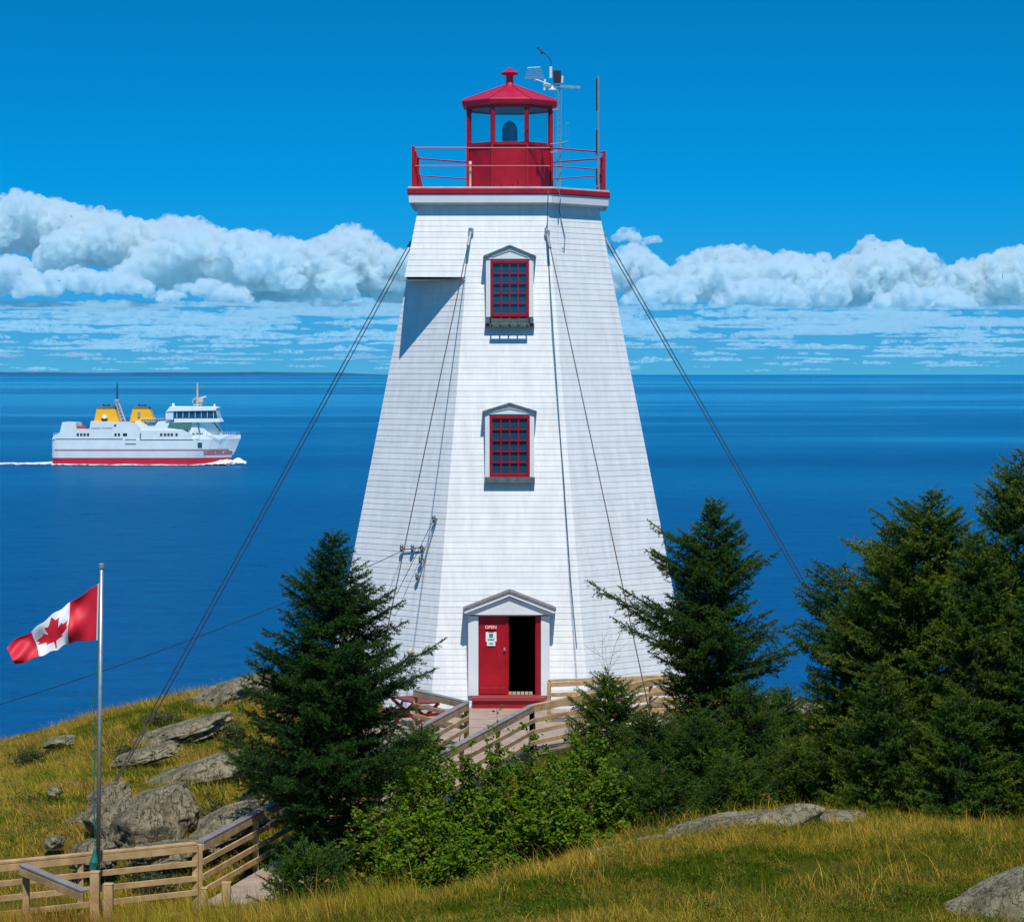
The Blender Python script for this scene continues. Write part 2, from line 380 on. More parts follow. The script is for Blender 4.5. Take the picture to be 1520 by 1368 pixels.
# ------------------------------------------------------------------ sea and far shore
SEA = -22.7
mb = MB(); mb.add([(-60000, -3000, SEA), (60000, -3000, SEA), (60000, 62000, SEA), (-60000, 62000, SEA)], [(0, 1, 2, 3)])
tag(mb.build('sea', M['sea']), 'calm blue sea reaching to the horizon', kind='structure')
mb = MB(); D = 30000.0; xs = np.linspace(-9500, -1100, 140); sh = []
hh = fbm(np.c_[xs * .0011, xs * 0, xs * 0 + 2], 4); 
for x, h_ in zip(xs, hh):
    e = min(1, (x + 9600) / 400, (-x - 1050) / 900); sh.append((x, SEA + max(2, e * (38 + 34 * (h_ - .3)))))
vs = [(x, D, SEA - 2) for x, z in sh] + [(x, D + 300, z) for x, z in sh] + [(x, D + 1500, SEA - 2) for x, z in sh]; n_ = len(sh)
mb.add(vs, [(i, i + 1, n_ + i + 1, n_ + i) for i in range(n_ - 1)] + [(n_ + i, n_ + i + 1, 2 * n_ + i + 1, 2 * n_ + i) for i in range(n_ - 1)])
M['shore'] = mat('far_shore_haze_tint', (.006, .10, .24), .9, .2, .002)  # blue of the distant haze is painted into the land's base colour
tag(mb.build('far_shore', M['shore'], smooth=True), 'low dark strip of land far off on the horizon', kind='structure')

import bmesh as _bm
# ------------------------------------------------------------------ clouds (real bodies far out over the sea, lit by the sun)
def cloud_mat(name, dens, c=(.86, .955, .985)):
    m = bpy.data.materials.new(name); m.use_nodes = True; n = m.node_tree; n.nodes.remove(n.nodes['Principled BSDF'])
    v = n.nodes.new('ShaderNodeVolumePrincipled'); v.inputs['Color'].default_value = (*c, 1); v.inputs['Density'].default_value = dens; v.inputs['Anisotropy'].default_value = .1
    t = n.nodes.new('ShaderNodeTexCoord'); a = noise(n, t.outputs['Object'], .022, 5, .62)
    n.links.new((a.smooth(.40, .64) * dens * 2.0).s, v.inputs['Density'])
    n.links.new(v.outputs[0], n.nodes['Material Output'].inputs['Volume']); return m
def remesh(vs, fs, voxel):
    me = bpy.data.meshes.new('tmp'); me.from_pydata([tuple(v) for v in vs], [], [tuple(f) for f in fs]); ob = bpy.data.objects.new('tmp', me); COL.objects.link(ob)
    md = ob.modifiers.new('r', 'REMESH'); md.mode = 'VOXEL'; md.voxel_size = voxel
    ev = ob.evaluated_get(bpy.context.evaluated_depsgraph_get()); m2 = bpy.data.meshes.new_from_object(ev)
    n = len(m2.vertices); co = np.zeros(n * 3, np.float32); m2.vertices.foreach_get('co', co); co = co.reshape(-1, 3).astype(float)
    ls = np.zeros(len(m2.polygons), np.int32); m2.polygons.foreach_get('loop_total', ls); li = np.zeros(len(m2.loops), np.int32); m2.loops.foreach_get('vertex_index', li)
    f = li.reshape(-1, 4) if (ls == 4).all() else np.array([p.vertices[:] for p in m2.polygons if len(p.vertices) == 4])
    bpy.data.objects.remove(ob); bpy.data.meshes.remove(me); bpy.data.meshes.remove(m2); return co, f
_ic = _bm.new(); _bm.ops.create_icosphere(_ic, subdivisions=2, radius=1); icv = np.array([v.co[:] for v in _ic.verts]); icf = np.array([[v.index for v in f.verts] for f in _ic.faces]); _ic.free()
def cloud_body(spheres, voxel, base, px, amp):
    vs = np.concatenate([icv * np.array([r * 1.35, r * 1.1, r * .9]) + np.array(c) for c, r in spheres]); fs = np.concatenate([icf + len(icv) * q for q in range(len(spheres))])
    o = vs.mean(0); co, f = remesh(vs - o, fs, voxel); co = co + o
    # warp the union out of its round shapes, then billow along the normals
    for sc, am in ((34, 20), (13, 8)):
        w = np.stack([fbm(co / (sc * px) + k_ * 31.7, 3) - .5 for k_ in range(3)], 1); co = co + w * np.array([1.5, 1, 1.0]) * am * px * 1.6 * amp
    def normals(co):
        fn = np.cross(co[f[:, 2]] - co[f[:, 0]], co[f[:, 3]] - co[f[:, 1]]); no = np.zeros_like(co)
        for k_ in range(3): 
            for q in range(4): no[:, k_] += np.bincount(f[:, q], fn[:, k_], len(co))
        return no / (np.linalg.norm(no, axis=1)[:, None] + 1e-9)
    for sc, am in ((24, 6.5), (10, 2.8), (4.5, 1.2)):
        d = 1 - np.abs(fbm(co / (sc * px) + sc, 2) - .5) * 5; co = co + normals(co) * (d * am * px * amp)[:, None]
    low = base + (fbm(co / (60 * px) + 3, 3) - .5) * 10 * px
    co[:, 2] = np.where(co[:, 2] < low, low + (co[:, 2] - low) * .15, co[:, 2])
    co, f = remesh(co - o, f, voxel * .7); co = co + o
    for sc, am in ((9, 2.2), (3.6, 1.1), (1.8, .5)):
        d = 1 - np.abs(fbm(co / (sc * px) + sc * 3, 2) - .5) * 5; co = co + normals(co) * (d * am * px * amp)[:, None]
    return co, f
def px2m(x, y, D): return Vector(((x - 760) / FPX * D, D - CD, CZ + (HY - y) / FPX * D))
M['cloud'] = cloud_mat('cumulus', .030); M['cloud_far'] = cloud_mat('distant_cumulus', .012, (.72, .95, 1))
r_c = np.random.default_rng(5)
clist = [(-120,205,380,284,1.00),(60,300,398,318,.97),(190,330,385,316,1.05),(175,440,428,332,.94),(-90,60,436,368,.90),(20,235,440,398,.88),(335,520,444,356,.96),(380,470,385,350,1.06),(430,600,438,338,1.0),(560,760,446,346,1.0),(640,900,442,366,1.02),
 (880,1000,436,366,1.04),(905,950,360,336,1.1),(950,985,362,346,1.1),(935,1030,452,408,.93),(990,1160,448,362,.99),(1110,1255,452,368,.97),(1215,1400,452,360,1.0),(1380,1470,450,388,.98),(1430,1640,452,356,.98),(1060,1200,455,412,.91),(1290,1450,457,414,.91),(240,380,447,412,.88),
 (-520,-150,430,300,1.0),(-900,-450,440,330,1.0),(1600,2000,450,340,1.0),(1950,2400,450,360,1.0)]
for i, (x0, x1, yb, yt, kd) in enumerate(clist):
    D = 13500 * kd; k = D / FPX; hw, xc, h = (x1 - x0) / 2, (x0 + x1) / 2, yb - yt; sph = []
    n = int(30 + hw * h / 60)
    for q in range(n):
        u_ = r_c.uniform(-1, 1); env = math.sqrt(max(0, 1 - abs(u_) ** 2.4)) * min(1, (.62 + .55 * float(fbm([[u_ * hw / 40, i * 3.7, .5]], 3)[0])))
        r = h * r_c.uniform(.10, .30) * (.6 + .4 * env); y = r_c.uniform(0, 1) ** .6; yy = yb - r - (env * h - 2 * r) * y
        if env * h < 2 * r: r = max(4, env * h * .45); yy = yb - r
        c = px2m(xc + u_ * (hw - r), yy, D); c.y += r_c.normal(0, 1) * hw * .25 * k; sph.append((c, r * k))
    co, f = cloud_body(sph, 2.4 * k, px2m(0, yb, D).z, k, min(1, .25 + h / 110))
    o0 = px2m(xc, yb, D); ob = np_mesh('cloud', co - np.array(o0), 4, M['cloud'], faces=f); ob.location = o0; ob.data.shade_smooth(); tag(ob, kind='structure', label='white cumulus cloud with a flat blue-grey base')
# small far cumulus in rows down to the horizon
ico = _bm.new(); _bm.ops.create_icosphere(ico, subdivisions=3, radius=1); iv_ = np.array([v.co[:] for v in ico.verts]); if_ = np.array([[v.index for v in f.verts] for f in ico.faces]); ico.free()
VV, FF, off = [], [], 0
for q in range(520):
    y = 551 - 98 * r_c.uniform(0, 1); sz = .25 + .75 * (550 - y) / 100; D = 13000 + 30000 * (1 - sz); k = D / FPX
    x = r_c.uniform(-500, 2050); w = r_c.uniform(20, 105) * sz * 1.15; h = r_c.uniform(4.0, 12) * sz ** .9; nn_ = 4 + int(w / 6)
    for e in range(nn_):
        u_ = r_c.uniform(-1, 1); hh_ = h * (1 - .5 * u_ * u_) * r_c.uniform(.5, 1.2); c = px2m(x + u_ * w, y - r_c.uniform(0, .4) * h, D); p = iv_ * np.array([w * r_c.uniform(.15, .42), w * .4, hh_]); p[:, 2] = np.where(p[:, 2] < 0, p[:, 2] * .3, p[:, 2])
        p = p * (1 + (fbm(iv_ * 2.2 + q * 1.3 + e * 7, 4) - .5)[:, None] * 1.5); VV.append(p * k + np.array(c)); FF.append(if_ + off); off += len(iv_)
ob = np_mesh('distant_clouds', np.concatenate(VV), 3, M['cloud_far'], faces=np.concatenate(FF)); ob.data.shade_smooth(); tag(ob, 'rows of tiny distant cumulus clouds above the horizon', kind='stuff')

# ------------------------------------------------------------------ lighthouse
TX = -0.06
LH = empty('lighthouse', (TX, 0, 0), 'tall white eight-sided clapboard lighthouse with red lantern room and red door', 'lighthouse')
T8 = math.tan(R(22.5)); ZTOP = 12.74; CH = .1484; Z0 = ZTOP - CH * 89
def A(z): return 2.36 + .1915 * (ZTOP - z)
def octo(a, sq=False):
    """octagon with flat front (-y); counter-clockwise from front right vertex"""
    t = a * T8
    p = [(t, -a), (a, -t), (a, t), (t, a), (-t, a), (-a, t), (-a, -t)]
    return p + ([(-a, -a)] if sq else [(-t, -a)])
# openings in the front face: z range, half width
OPEN = [(-.1, 2.25, .80), (5.60, 7.20, .50), (9.68, 11.26, .50)]
DOORX, WX = .0, .0
mb = MB(); rr = random.Random(3); ZS = ZTOP - CH * 13.5
j = 0; z = Z0
while z < ZTOP - 1e-4:
    sq = z > ZS - .01
    a0, a1 = A(z) + .013, A(z + CH) + .003
    lo, hi, inn = octo(a0, sq), octo(a1, sq), octo(a0 - .03, sq)
    for k in range(8):
        k2 = (k + 1) % 8
        def put(t0, t1, tl0=None, tl1=None):
            L = lambda P0, P1, t: (P0[0] + (P1[0] - P0[0]) * t, P0[1] + (P1[1] - P0[1]) * t)
            j0, j1 = rr.uniform(-.002, .002), rr.uniform(-.002, .002)
            b0, b1, c0, c1 = L(lo[k], lo[k2], t0), L(lo[k], lo[k2], t1), L(hi[k], hi[k2], t0), L(hi[k], hi[k2], t1)
            i0, i1 = L(inn[k], inn[k2], t0), L(inn[k], inn[k2], t1)
            mb.add([(*b0, z + j0), (*b1, z + j1), (*c1, z + CH + .012), (*c0, z + CH + .012), (*i1, z + j1 + .001), (*i0, z + j0 + .001)], [(0, 1, 2, 3), (5, 4, 1, 0)])
        if k == 7:      # front face, runs from -x to +x
            w = lo[0][0] - lo[7][0]; cut = None
            for (za, zb, hw) in OPEN:
                if z + CH * .5 > za and z + CH * .5 < zb: cut = hw
            if cut:
                ta = (-cut - lo[7][0]) / w; tb = (cut - lo[7][0]) / w
                put(0, ta); put(tb, 1)
            else:
                s_ = rr.uniform(.3, .7); put(0, s_); put(s_, 1)
        else:
            s_ = rr.uniform(.3, .7); put(0, s_); put(s_, 1)
    z += CH
# soffit below the squared corner
a0 = A(ZS) + .02; t = a0 * T8
mb.add([(-a0, -a0, ZS + .0), (-t, -a0, ZS), (-a0, -t, ZS)], [(0, 1, 2)])
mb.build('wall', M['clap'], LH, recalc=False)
# dark interior lining, so that the door and windows look into rooms
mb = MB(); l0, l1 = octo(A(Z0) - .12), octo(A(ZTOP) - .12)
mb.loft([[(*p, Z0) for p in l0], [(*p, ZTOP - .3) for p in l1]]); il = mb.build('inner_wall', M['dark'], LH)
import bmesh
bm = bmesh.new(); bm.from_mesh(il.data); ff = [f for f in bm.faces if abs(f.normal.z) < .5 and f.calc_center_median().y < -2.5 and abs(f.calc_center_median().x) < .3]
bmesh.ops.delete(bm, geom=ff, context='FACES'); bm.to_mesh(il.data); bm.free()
mb = MB()                                   # stone footing
f0, f1 = octo(A(Z0) + .1), octo(A(Z0) + .06); mb.loft([[(*p, Z0 - .9) for p in f0], [(*p, Z0 + .0) for p in f1]]); mb.build('footing', M['rock'], LH)
# gallery deck
def ring(mb, a, z0, z1, m=None, a2=None): mb.loft([[(*p, z0) for p in octo(a2 or a, True)], [(*p, z1) for p in octo(a, True)]], m)
mb = MB(); ring(mb, 2.645, 12.745, 12.975, a2=2.63); fas = mb.build('fascia', M['white'], LH, bevel=.01)
mb = MB(); ring(mb, 2.50, 12.70, 12.744, a2=2.42); mb.build('soffit', M['white'], LH)
mb = MB(); ring(mb, 2.68, 12.985, 13.115); mb.build('deck_edge', M['red'], LH, bevel=.01)
mb = MB(); ring(mb, 2.655, 13.117, 13.165); mb.build('gallery_deck', mat('gallery_deck_grey', (.5, .52, .5), .7, .2, 4), LH, bevel=.008)
mb = MB(); mb.box((-.02, -1.9, 13.185), (1.6, .5, .035)); mb.build('deck_mat', M['teal'], LH)
# railing
rp = octo(2.52, True); rz = 13.166
rail = MB()
for zz, r_ in ((1.02, .022), (.55, .017)):
    for k in range(8):
        p, q = rp[k], rp[(k + 1) % 8]; rail.tube([(*p, rz + zz), (*q, rz + zz)], r_, 8)
ro = rail.build('railing', M['redroof'], LH)
for k in range(8):
    p = rp[k]; b_ = MB()
    if k == 0: continue
    b_.box((*p, rz + .53), (.085, .085, 1.06)); b_.beam((p[0] * .93, p[1] * .93, rz + .02), (p[0] * .985, p[1] * .985, rz + .6), .03, .03)
    b_.build('railing_post', M['red'], LH, bevel=.006)
# lantern room
LA = 1.135; lz0, lz1, lz2 = 13.166, 14.43, 15.45
mb = MB(); mb.loft([[(*p, lz0) for p in octo(LA - .02)], [(*p, lz1 - .05) for p in octo(LA - .02)]])
for p in octo(LA): mb.box((*[c * 1.0 for c in p], (lz0 + lz1 - .05) / 2), (.07, .07, lz1 - lz0 - .05))
mb.loft([[(*p, lz1 - .05) for p in octo(LA + .03)], [(*p, lz1 + .04) for p in octo(LA + .03)]])
for x_ in (-.22, .08, .22, -.02): mb.box((x_, -LA - .005, lz0 + .18 + .1 * (x_ > .2)), (.03, .05, .09))
mb.build('lantern_wall', M['red'], LH, bevel=.006)
for k, p in enumerate(octo(LA - .03)): mb = MB(); mb.box((*p, (lz1 + lz2) / 2), (.095, .095, lz2 - lz1 - .08), rz=R(-22.5 - 45 * k)); mb.build('mullion', M['red'], LH, bevel=.006)
mb = MB()
lo_, li_ = octo(LA + .01), octo(LA - .10)
for k in range(8):
    k2 = (k + 1) % 8
    mb.add([(*lo_[k], lz2 - .06), (*lo_[k2], lz2 - .06), (*li_[k2], lz2 - .06), (*li_[k], lz2 - .06), (*lo_[k], lz2 + .07), (*lo_[k2], lz2 + .07), (*li_[k2], lz2 + .07), (*li_[k], lz2 + .07)],
           [(0, 1, 5, 4), (2, 3, 7, 6), (0, 3, 2, 1), (4, 5, 6, 7)])
mb.build('lantern_head_frame', M['red'], LH)
for k in range(8):
    o8 = octo(LA - .05); p, q = o8[k], o8[(k + 1) % 8]; b_ = MB(); b_.beam((*p, (lz1 + lz2) / 2), (*q, (lz1 + lz2) / 2), .008, lz2 - lz1 - .1, ext=-.03); b_.build('lantern_pane', M['clear'], LH)
mb = MB()                                   # ceiling + roof
mb.loft([[(*p, 15.46) for p in octo(LA + .09)], [(*p, 15.50) for p in octo(LA + .13)], [(*p, 15.60) for p in octo(LA + .16)], [(*p, 15.625) for p in octo(LA + .14)], [(*p, 16.08) for p in octo(.13)]])
o8 = octo(LA + .14); 
for p in o8: mb.beam((p[0], p[1], 15.63), (p[0] * .1, p[1] * .1, 16.09), .035, .03)
rf = mb.build('roof', M['redroof'], LH, bevel=.004)
mb = MB(); mb.loft([[(*p, 15.43) for p in octo(LA - .12)], [(*p, 15.455) for p in octo(LA - .12)]]); mb.build('ceiling', mat('lantern_ceiling', (.22, .26, .27), .8), LH)
mb = MB(); mb.lathe((0, 0, 16.04), [(.16, 0), (.12, .06), (.10, .12), (.10, .30), (.22, .33), (.25, .37), (.10, .46), (.03, .52)], 16); mb.build('vent_cap', M['redroof'], rf, smooth=False)

# windows
def window(name, z0, z1, hw, yo, pt, label, grate=False):
    w = MB(); y = -yo; T_ = .11
    fr = MB(); fw = .065
    fr.box((-hw + fw / 2, y, (z0 + z1) / 2), (fw, T_, z1 - z0)); fr.box((hw - fw / 2, y, (z0 + z1) / 2), (fw, T_, z1 - z0))
    fr.box((0, y, z0 + .045), (2 * hw - 2 * fw, T_, .09)); fr.box((0, y, z1 - .035), (2 * hw - 2 * fw, T_, .07))
    win = fr.build(name, M['red'], LH, bevel=.004); win['label'] = label
    mu = MB(); iw = hw - fw; iz0, iz1 = z0 + .09, z1 - .07
    for i in (1, 2, 3): mu.box((-iw + 2 * iw * i / 4, y - .02, (iz0 + iz1) / 2), (.03, .04, iz1 - iz0))
    for i in (1, 2, 3, 4): 
        zz = iz0 + (iz1 - iz0) * i / 5
        for q in range(4): mu.box((-iw + 2 * iw * (q + .5) / 4, y - .022, zz), (iw / 2 - .031, .036 + (.02 if i == 3 else 0), .03))
    mu.build('glazing_bar', M['red'], win)
    g_ = MB(); g_.box((0, y + .01, (iz0 + iz1) / 2), (2 * iw, .01, iz1 - iz0)); g_.build('pane', M['glass'], win)
    cs_ = MB(); cw = .115
    for s_ in (-1, 1): cs_.box((s_ * (hw + cw / 2 + .002), y + .30, (z0 + z1) / 2 + .02), (cw, .70, z1 - z0 + .04))
    cs_.box((0, y + .30, z1 + .02), (2 * hw - .002, .6, .036))
    cs_.build('casing', M['white'], win, bevel=.004)
    ph = pt - z1 - .03; ww = hw + cw + .02; pd = MB()
    pd.prism([(-ww, z1 + .041), (ww, z1 + .041), (ww, z1 + .10), (0, z1 + ph), (-ww, z1 + .10)], 1, y - .075, y + .55)
    pd.build('pediment', M['white'], win, bevel=.004)
    sh_ = MB()
    for s_ in (-1, 1): sh_.beam((s_ * (ww + .045), y + .27, z1 + .095), (0, y + .27, pt - .0), .78, .05, upv=(0, 0, 1))
    sh_.build('pediment_roof', M['grey'], win)
    tr = MB()
    for s_ in (-1, 1): tr.beam((s_ * (ww - .17), y - .085, z1 + .10), (0, y - .085, z1 + ph - .085), .02, .02)
    tr.build('pediment_moulding', mat('moulding_grey', (.5, .55, .57), .6) if 'mould' not in M else M['mould'], win)
    sl = MB()
    if grate:
        sl.box((0, y + .0, z0 - .215), (2 * hw + .28, .20, .09))
        sl.box((0, y - .02, z0 - .10), (2 * hw - .02, .02, .15), M['grey'])
        for s_ in (-1, 1): sl.box((s_ * (hw + .07), y - .05, z0 - .10), (.10, .2, .14))
        for i in range(5): sl.box((-hw + .04 + (2 * hw - .08) * i / 4, y - .12, z0 - .10), (.035, .18, .15))
        for i in range(5): sl.beam((-hw + .04 + (2 * hw - .08) * i / 4, y - .10, z0 - .195), (-hw + .04 + (2 * hw - .08) * i / 4, y - .22, z0 - .195), .03, .03)
        sl.box((0, y - .25, z0 - .195), (2 * hw - .02, .09, .035))
    else: sl.box((0, y - .02, z0 - .075), (2 * hw + .26, .24, .145))
    sl.build('sill', M['grey'], win, bevel=.005)
    return win
M['mould'] = mat('moulding_grey', (.5, .55, .57), .6)
window('window', 5.64, 7.21, .515, A(5.64) + .07, 7.52, 'lower red-framed window with plain grey sill')
window('window', 9.76, 11.22, .50, A(9.76) + .14, 11.60, 'upper red-framed window above a slatted sill shelf', True)
mb = MB(); mb.lathe((-.27, -(A(9.76) + .14) - .02, 10.36), [(.0, 0), (.03, .01), (.035, .04), (.02, .07), (0, .08)], 8, M['cream']); 
# door and its hood
dy = -4.86; dx = 0.0
def X_(px): return (px - 756.5) / 58.7
dr0, dr1 = .16, 2.17
mb = MB()
for s_, w in ((-1, .26), (1, .22)): mb.box((s_ * (.79 + w / 2), dy + .27, (dr0 + dr1) / 2 + .0), (w, .60, dr1 - dr0))
mb.box((0, dy + .29, dr1 + .02), (1.58, .5, .038))
sur = mb.build('door_surround', M['white'], LH, bevel=.006)
mb = MB(); pa = 2.83
mb.prism([(-1.10, dr1 + .0405), (1.09, dr1 + .0405), (1.06, dr1 + .10), (0, pa - .17), (-1.07, dr1 + .10)], 1, dy - .13, dy + 1.1)
hood = mb.build('door_hood', M['white'], LH, bevel=.006)
mb = MB()
for s_ in (-1, 1): mb.beam((s_ * 1.17, dy + .50, dr1 + .17), (0, dy + .50, pa - .04), 1.46, .045)
hr = mb.build('hood_roof', M['shingle'], LH)
mb = MB()
for s_ in (-1, 1): mb.beam((s_ * 1.15, dy - .18, dr1 + .115), (0, dy - .18, pa - .10), .06, .085)
mb.build('hood_bargeboard', M['white'], LH, bevel=.004)
mb = MB(); mb.box((X_(733), dy + .06, (dr0 + dr1) / 2), (.76, .05, dr1 - dr0 - .02)); mb.box((X_(733), dy + .028, dr0 + .12), (.70, .02, .16)); mb.box((X_(752), dy + .03, 1.1), (.06, .04, 1.9))
door = mb.build('door', M['red'], LH, bevel=.005); door['label'] = 'closed left leaf of the red door with notices'
mb = MB(); mb.box((X_(749), dy - .01, 1.33), (.045, .05, .075)); mb.build('door_handle', M['metal'], door, bevel=.005)
mb = MB(); mb.box((X_(728.5), dy + .012, 1.885), (.27, .008, .10)); sg = mb.build('open_sign', mat('bright_red_sign', (.8, .01, .01), .4), door)
def text(name, body, size, loc, m, parent, ext=.002, rot=(R(90), 0, 0)):
    c = bpy.data.curves.new(name, 'FONT'); c.body = body; c.size = size; c.extrude = ext; c.align_x = 'CENTER'; c.align_y = 'CENTER'
    tmp_ = bpy.data.objects.new('tmp', c); COL.objects.link(tmp_); me = bpy.data.meshes.new_from_object(tmp_.evaluated_get(bpy.context.evaluated_depsgraph_get())); bpy.data.objects.remove(tmp_)
    me.materials.clear(); me.materials.append(m); o = bpy.data.objects.new(name, me); COL.objects.link(o); o.parent = parent; o.location = loc; o.rotation_euler = rot; return o
M['paper'] = mat('white_paper', (.8, .82, .80), .7, .04, 10)
text('lettering', 'OPEN', .115, (X_(728.5), dy + .003, 1.885), M['paper'], sg)
mb = MB(); mb.box((X_(729), dy + .012, 1.645), (.27, .006, .24)); mb.box((X_(729), dy + .012, 1.47), (.21, .006, .11)); nt_ = mb.build('notice', M['paper'], door)
M['ink'] = mat('printed_ink', (.08, .22, .22), .7)
mb = MB(); mb.box((X_(729), dy + .006, 1.675), (.10, .004, .10))
for i, (zz, w) in enumerate(((1.585, .18), (1.56, .15), (1.49, .12), (1.46, .10), (1.76, .14))): mb.box((X_(729), dy + .006, zz), (w, .004, .012))
mb.build('print', M['ink'], nt_)
mb = MB(); mb.box((X_(796), dy + .44, (dr0 + dr1) / 2), (.05, .80, dr1 - dr0 - .04)); mb.box((X_(799), dy + .05, (dr0 + dr1) / 2), (.10, .09, dr1 - dr0 - .01))
d2 = mb.build('door', M['red'], LH, bevel=.005); d2['label'] = 'open right leaf of the red door seen edge-on'
mb = MB()
for i in range(6): mb.box((X_(757 + i * 6.2), dy + .30, dr0 + .03), (.085, .05, .07))
mb.build('threshold_slat', M['cream'], LH)
mb = MB(); mb.box((X_(755.5), dy - .05, .10), (1.86, .42, .10)); mb.box((X_(754), dy + .02, .155), (1.7, .26, .03)); mb.build('door_step', M['redwood'], LH, bevel=.008)
mb = MB(); mb.box((X_(754.5), dy - .03, -.09), (1.80, .34, .27)); mb.build('step_riser', M['red'], LH, bevel=.008)

# fittings on the tower
M['ins'] = mat('dark_insulator', (.03, .05, .07), .35, .3, 8)
def face_pt(px, py, D): return P(px, py, D)
def on_wall(px, py):
    """point on the octagonal wall seen at this pixel"""
    c = Vector((0, -CD, CZ)); d = (P(px, py, 1.0) - c)
    best = None
    for i in range(4000):
        t = 66 + i * .004; p = c + d * t; a = A(p.z); x, y = p.x - TX, p.y
        if max(abs(x), abs(y), (abs(x) + abs(y)) / math.sqrt(2)) <= a + .02: return p
    return c + d * 72
br = on_wall(622, 816); wb = empty('wire_bracket', tuple(br), 'steel bracket with dark insulators on the left front wall of the tower', 'bracket')
mb = MB(); a_, b_ = on_wall(602, 815), on_wall(632, 812); nrm = Vector((-.7, -.7, 0))
mb.beam(a_ + nrm * .06, b_ + nrm * .06, .03, .03); mb.beam(on_wall(650, 770) + nrm * .05, on_wall(622, 865) + nrm * .05, .02, .02)
for v_ in range(len(mb.v)): mb.v[v_] = tuple(Vector(mb.v[v_]) - br)
mb.build('bracket_arm', M['metal'], wb)
for (px, py) in ((601, 813), (617, 813), (631, 814), (629, 830), (649, 770), (624, 855)):
    p = on_wall(px, py) + nrm * .12 - br; m_ = MB(); m_.lathe(tuple(p), [(.02, -.10), (.045, -.09), (.03, -.04), (.055, -.02), (.035, .02), (.05, .05), (.02, .10)], 10); m_.tube([p, p - nrm * .12], .015, 6); m_.build('insulator', M['ins'], wb)
lp = on_wall(614, 966); wl = empty('wall_lamp', tuple(lp), 'cream globe lamp with dark conduit box low on the left wall', 'lamp')
mb = MB(); mb.lathe((-.08, -.12, .0), [(0, -.09), (.06, -.07), (.085, 0), (.06, .07), (0, .09)], 12); mb.build('globe', M['cream'], wl, smooth=True)
mb = MB(); mb.box((.0, -.03, -.18), (.13, .10, .17)); mb.box((-.03, -.06, -.08), (.06, .08, .06)); mb.build('conduit_box', M['ins'], wl, bevel=.01)
hp = P(1014, 914, 72.6); fh = empty('alarm_horn', tuple(hp), 'small red horn and box on the right edge of the tower behind a spruce', 'horn')
mb = MB(); mb.box((-.1, 0, .0), (.16, .2, .3)); mb.tube([(-.05, 0, -.02), (.06, -.1, -.03), (.14, -.2, -.04)], [.05, .07, .14], 12); mb.box((-.13, 0, .35), (.08, .12, .16)); mb.build('horn_body', M['red'], fh)
# down conduit at the front right corner
pts_ = [P(814, 283, 70.95), P(813, 300, 71.0)] + [on_wall(x, y) + Vector((0, -.016, 0)) for x, y in ((812.5, 330), (815, 400), (820, 500), (829, 620), (836, 700), (847, 860), (856, 960))]
mb = MB(); mb.tube(pts_, .013, 6); tag(mb.build('down_conduit', M['copperbl']), 'thin blue-grey cable running down the front right corner of the tower', 'cable')
pts_ = [P(829, 280, 71.5), P(832, 296, 71.4), P(830, 310, 71.9)] + [on_wall(x, y) + Vector((.03, -.03, 0)) for x, y in ((832, 330), (837, 352), (836, 371), (833, 368))]
mb = MB(); mb.tube(pts_, .014, 6); tag(mb.build('antenna_lead', M['copperbl']), 'short loose cable hooking over the gallery edge below the antenna mast', 'cable')

# beacon lamp
bl = empty('beacon_lamp', (TX, 0, 13.9), 'clear ribbed beacon lamp on a dark stand inside the red lantern room', 'lamp')
mb = MB(); mb.lathe((0, 0, 0), [(.30, 0), (.30, .04), (.20, .06), (.18, .40), (.24, .44), (.24, .50)], 20); mb.build('lamp_stand', M['black'], bl)
M['lens'] = mat('blue_grey_lens', (.12, .28, .38), .12, .3, 10, spec=.9)
mb = MB(); pr = [(.235, .51)]
for i in range(12): zz = .52 + i * .045; r_ = .22 if i < 7 else .22 * math.sqrt(max(.05, 1 - ((i - 7) / 5.5) ** 2)); pr += [(r_, zz), (r_ - .025, zz + .022)]
pr += [(.04, 1.10)]
mb.lathe((0, 0, .12), pr, 20); mb.build('lens', M['lens'], bl)

# antenna mast and pole on the gallery
am = empty('antenna_mast', tuple(P(829, 279, 71.9)), 'thin weather station mast with cross arm and solar box beside the lantern roof', 'mast'); o_ = am.location.copy()
def Q(px, py, D=71.9): return P(px, py, D) - o_
mb = MB()
for dx_, dy_ in ((-.045, 0), (.045, 0), (0, .07)): mb.tube([Q(829, 279) + Vector((dx_, dy_, 0)), Q(831, 128) + Vector((dx_, dy_, 0))], .011, 6)
for i in range(34):
    z0_ = i * .078; s_ = 1 if i % 2 else -1; mb.tube([(-.045 * s_, 0, z0_), (.045 * s_, 0, z0_ + .078)], .006, 4)
mb.beam(Q(820, 163), Q(830, 162), .05, .05); mb.beam(Q(817, 226), Q(830, 224), .04, .04); mb.build('mast_pole', M['metal'], am)
mb = MB(); mb.beam(Q(806, 127), Q(861, 130), .07, .07); mb.build('cross_arm', M['metal'], am)
mb = MB(); mb.box(Q(827, 114), (.20, .20, .32)); mb.build('solar_box', M['black'], am, bevel=.01)
mb = MB(); mb.tube([Q(817.5, 116), Q(817.5, 99)], .04, 10); mb.build('sensor', M['white'], am); mb = MB(); mb.tube([Q(834, 123), Q(835, 113)], .03, 8); mb.build('sensor', M['white'], am); mb = MB(); mb.lathe(tuple(Q(820, 134)), [(.11, 0), (.11, .03), (.05, .05), (.03, .14)], 12); mb.build('sensor', M['white'], am); mb = MB(); mb.tube([Q(808, 134), Q(809, 118)], .03, 8); mb.build('sensor', M['white'], am)
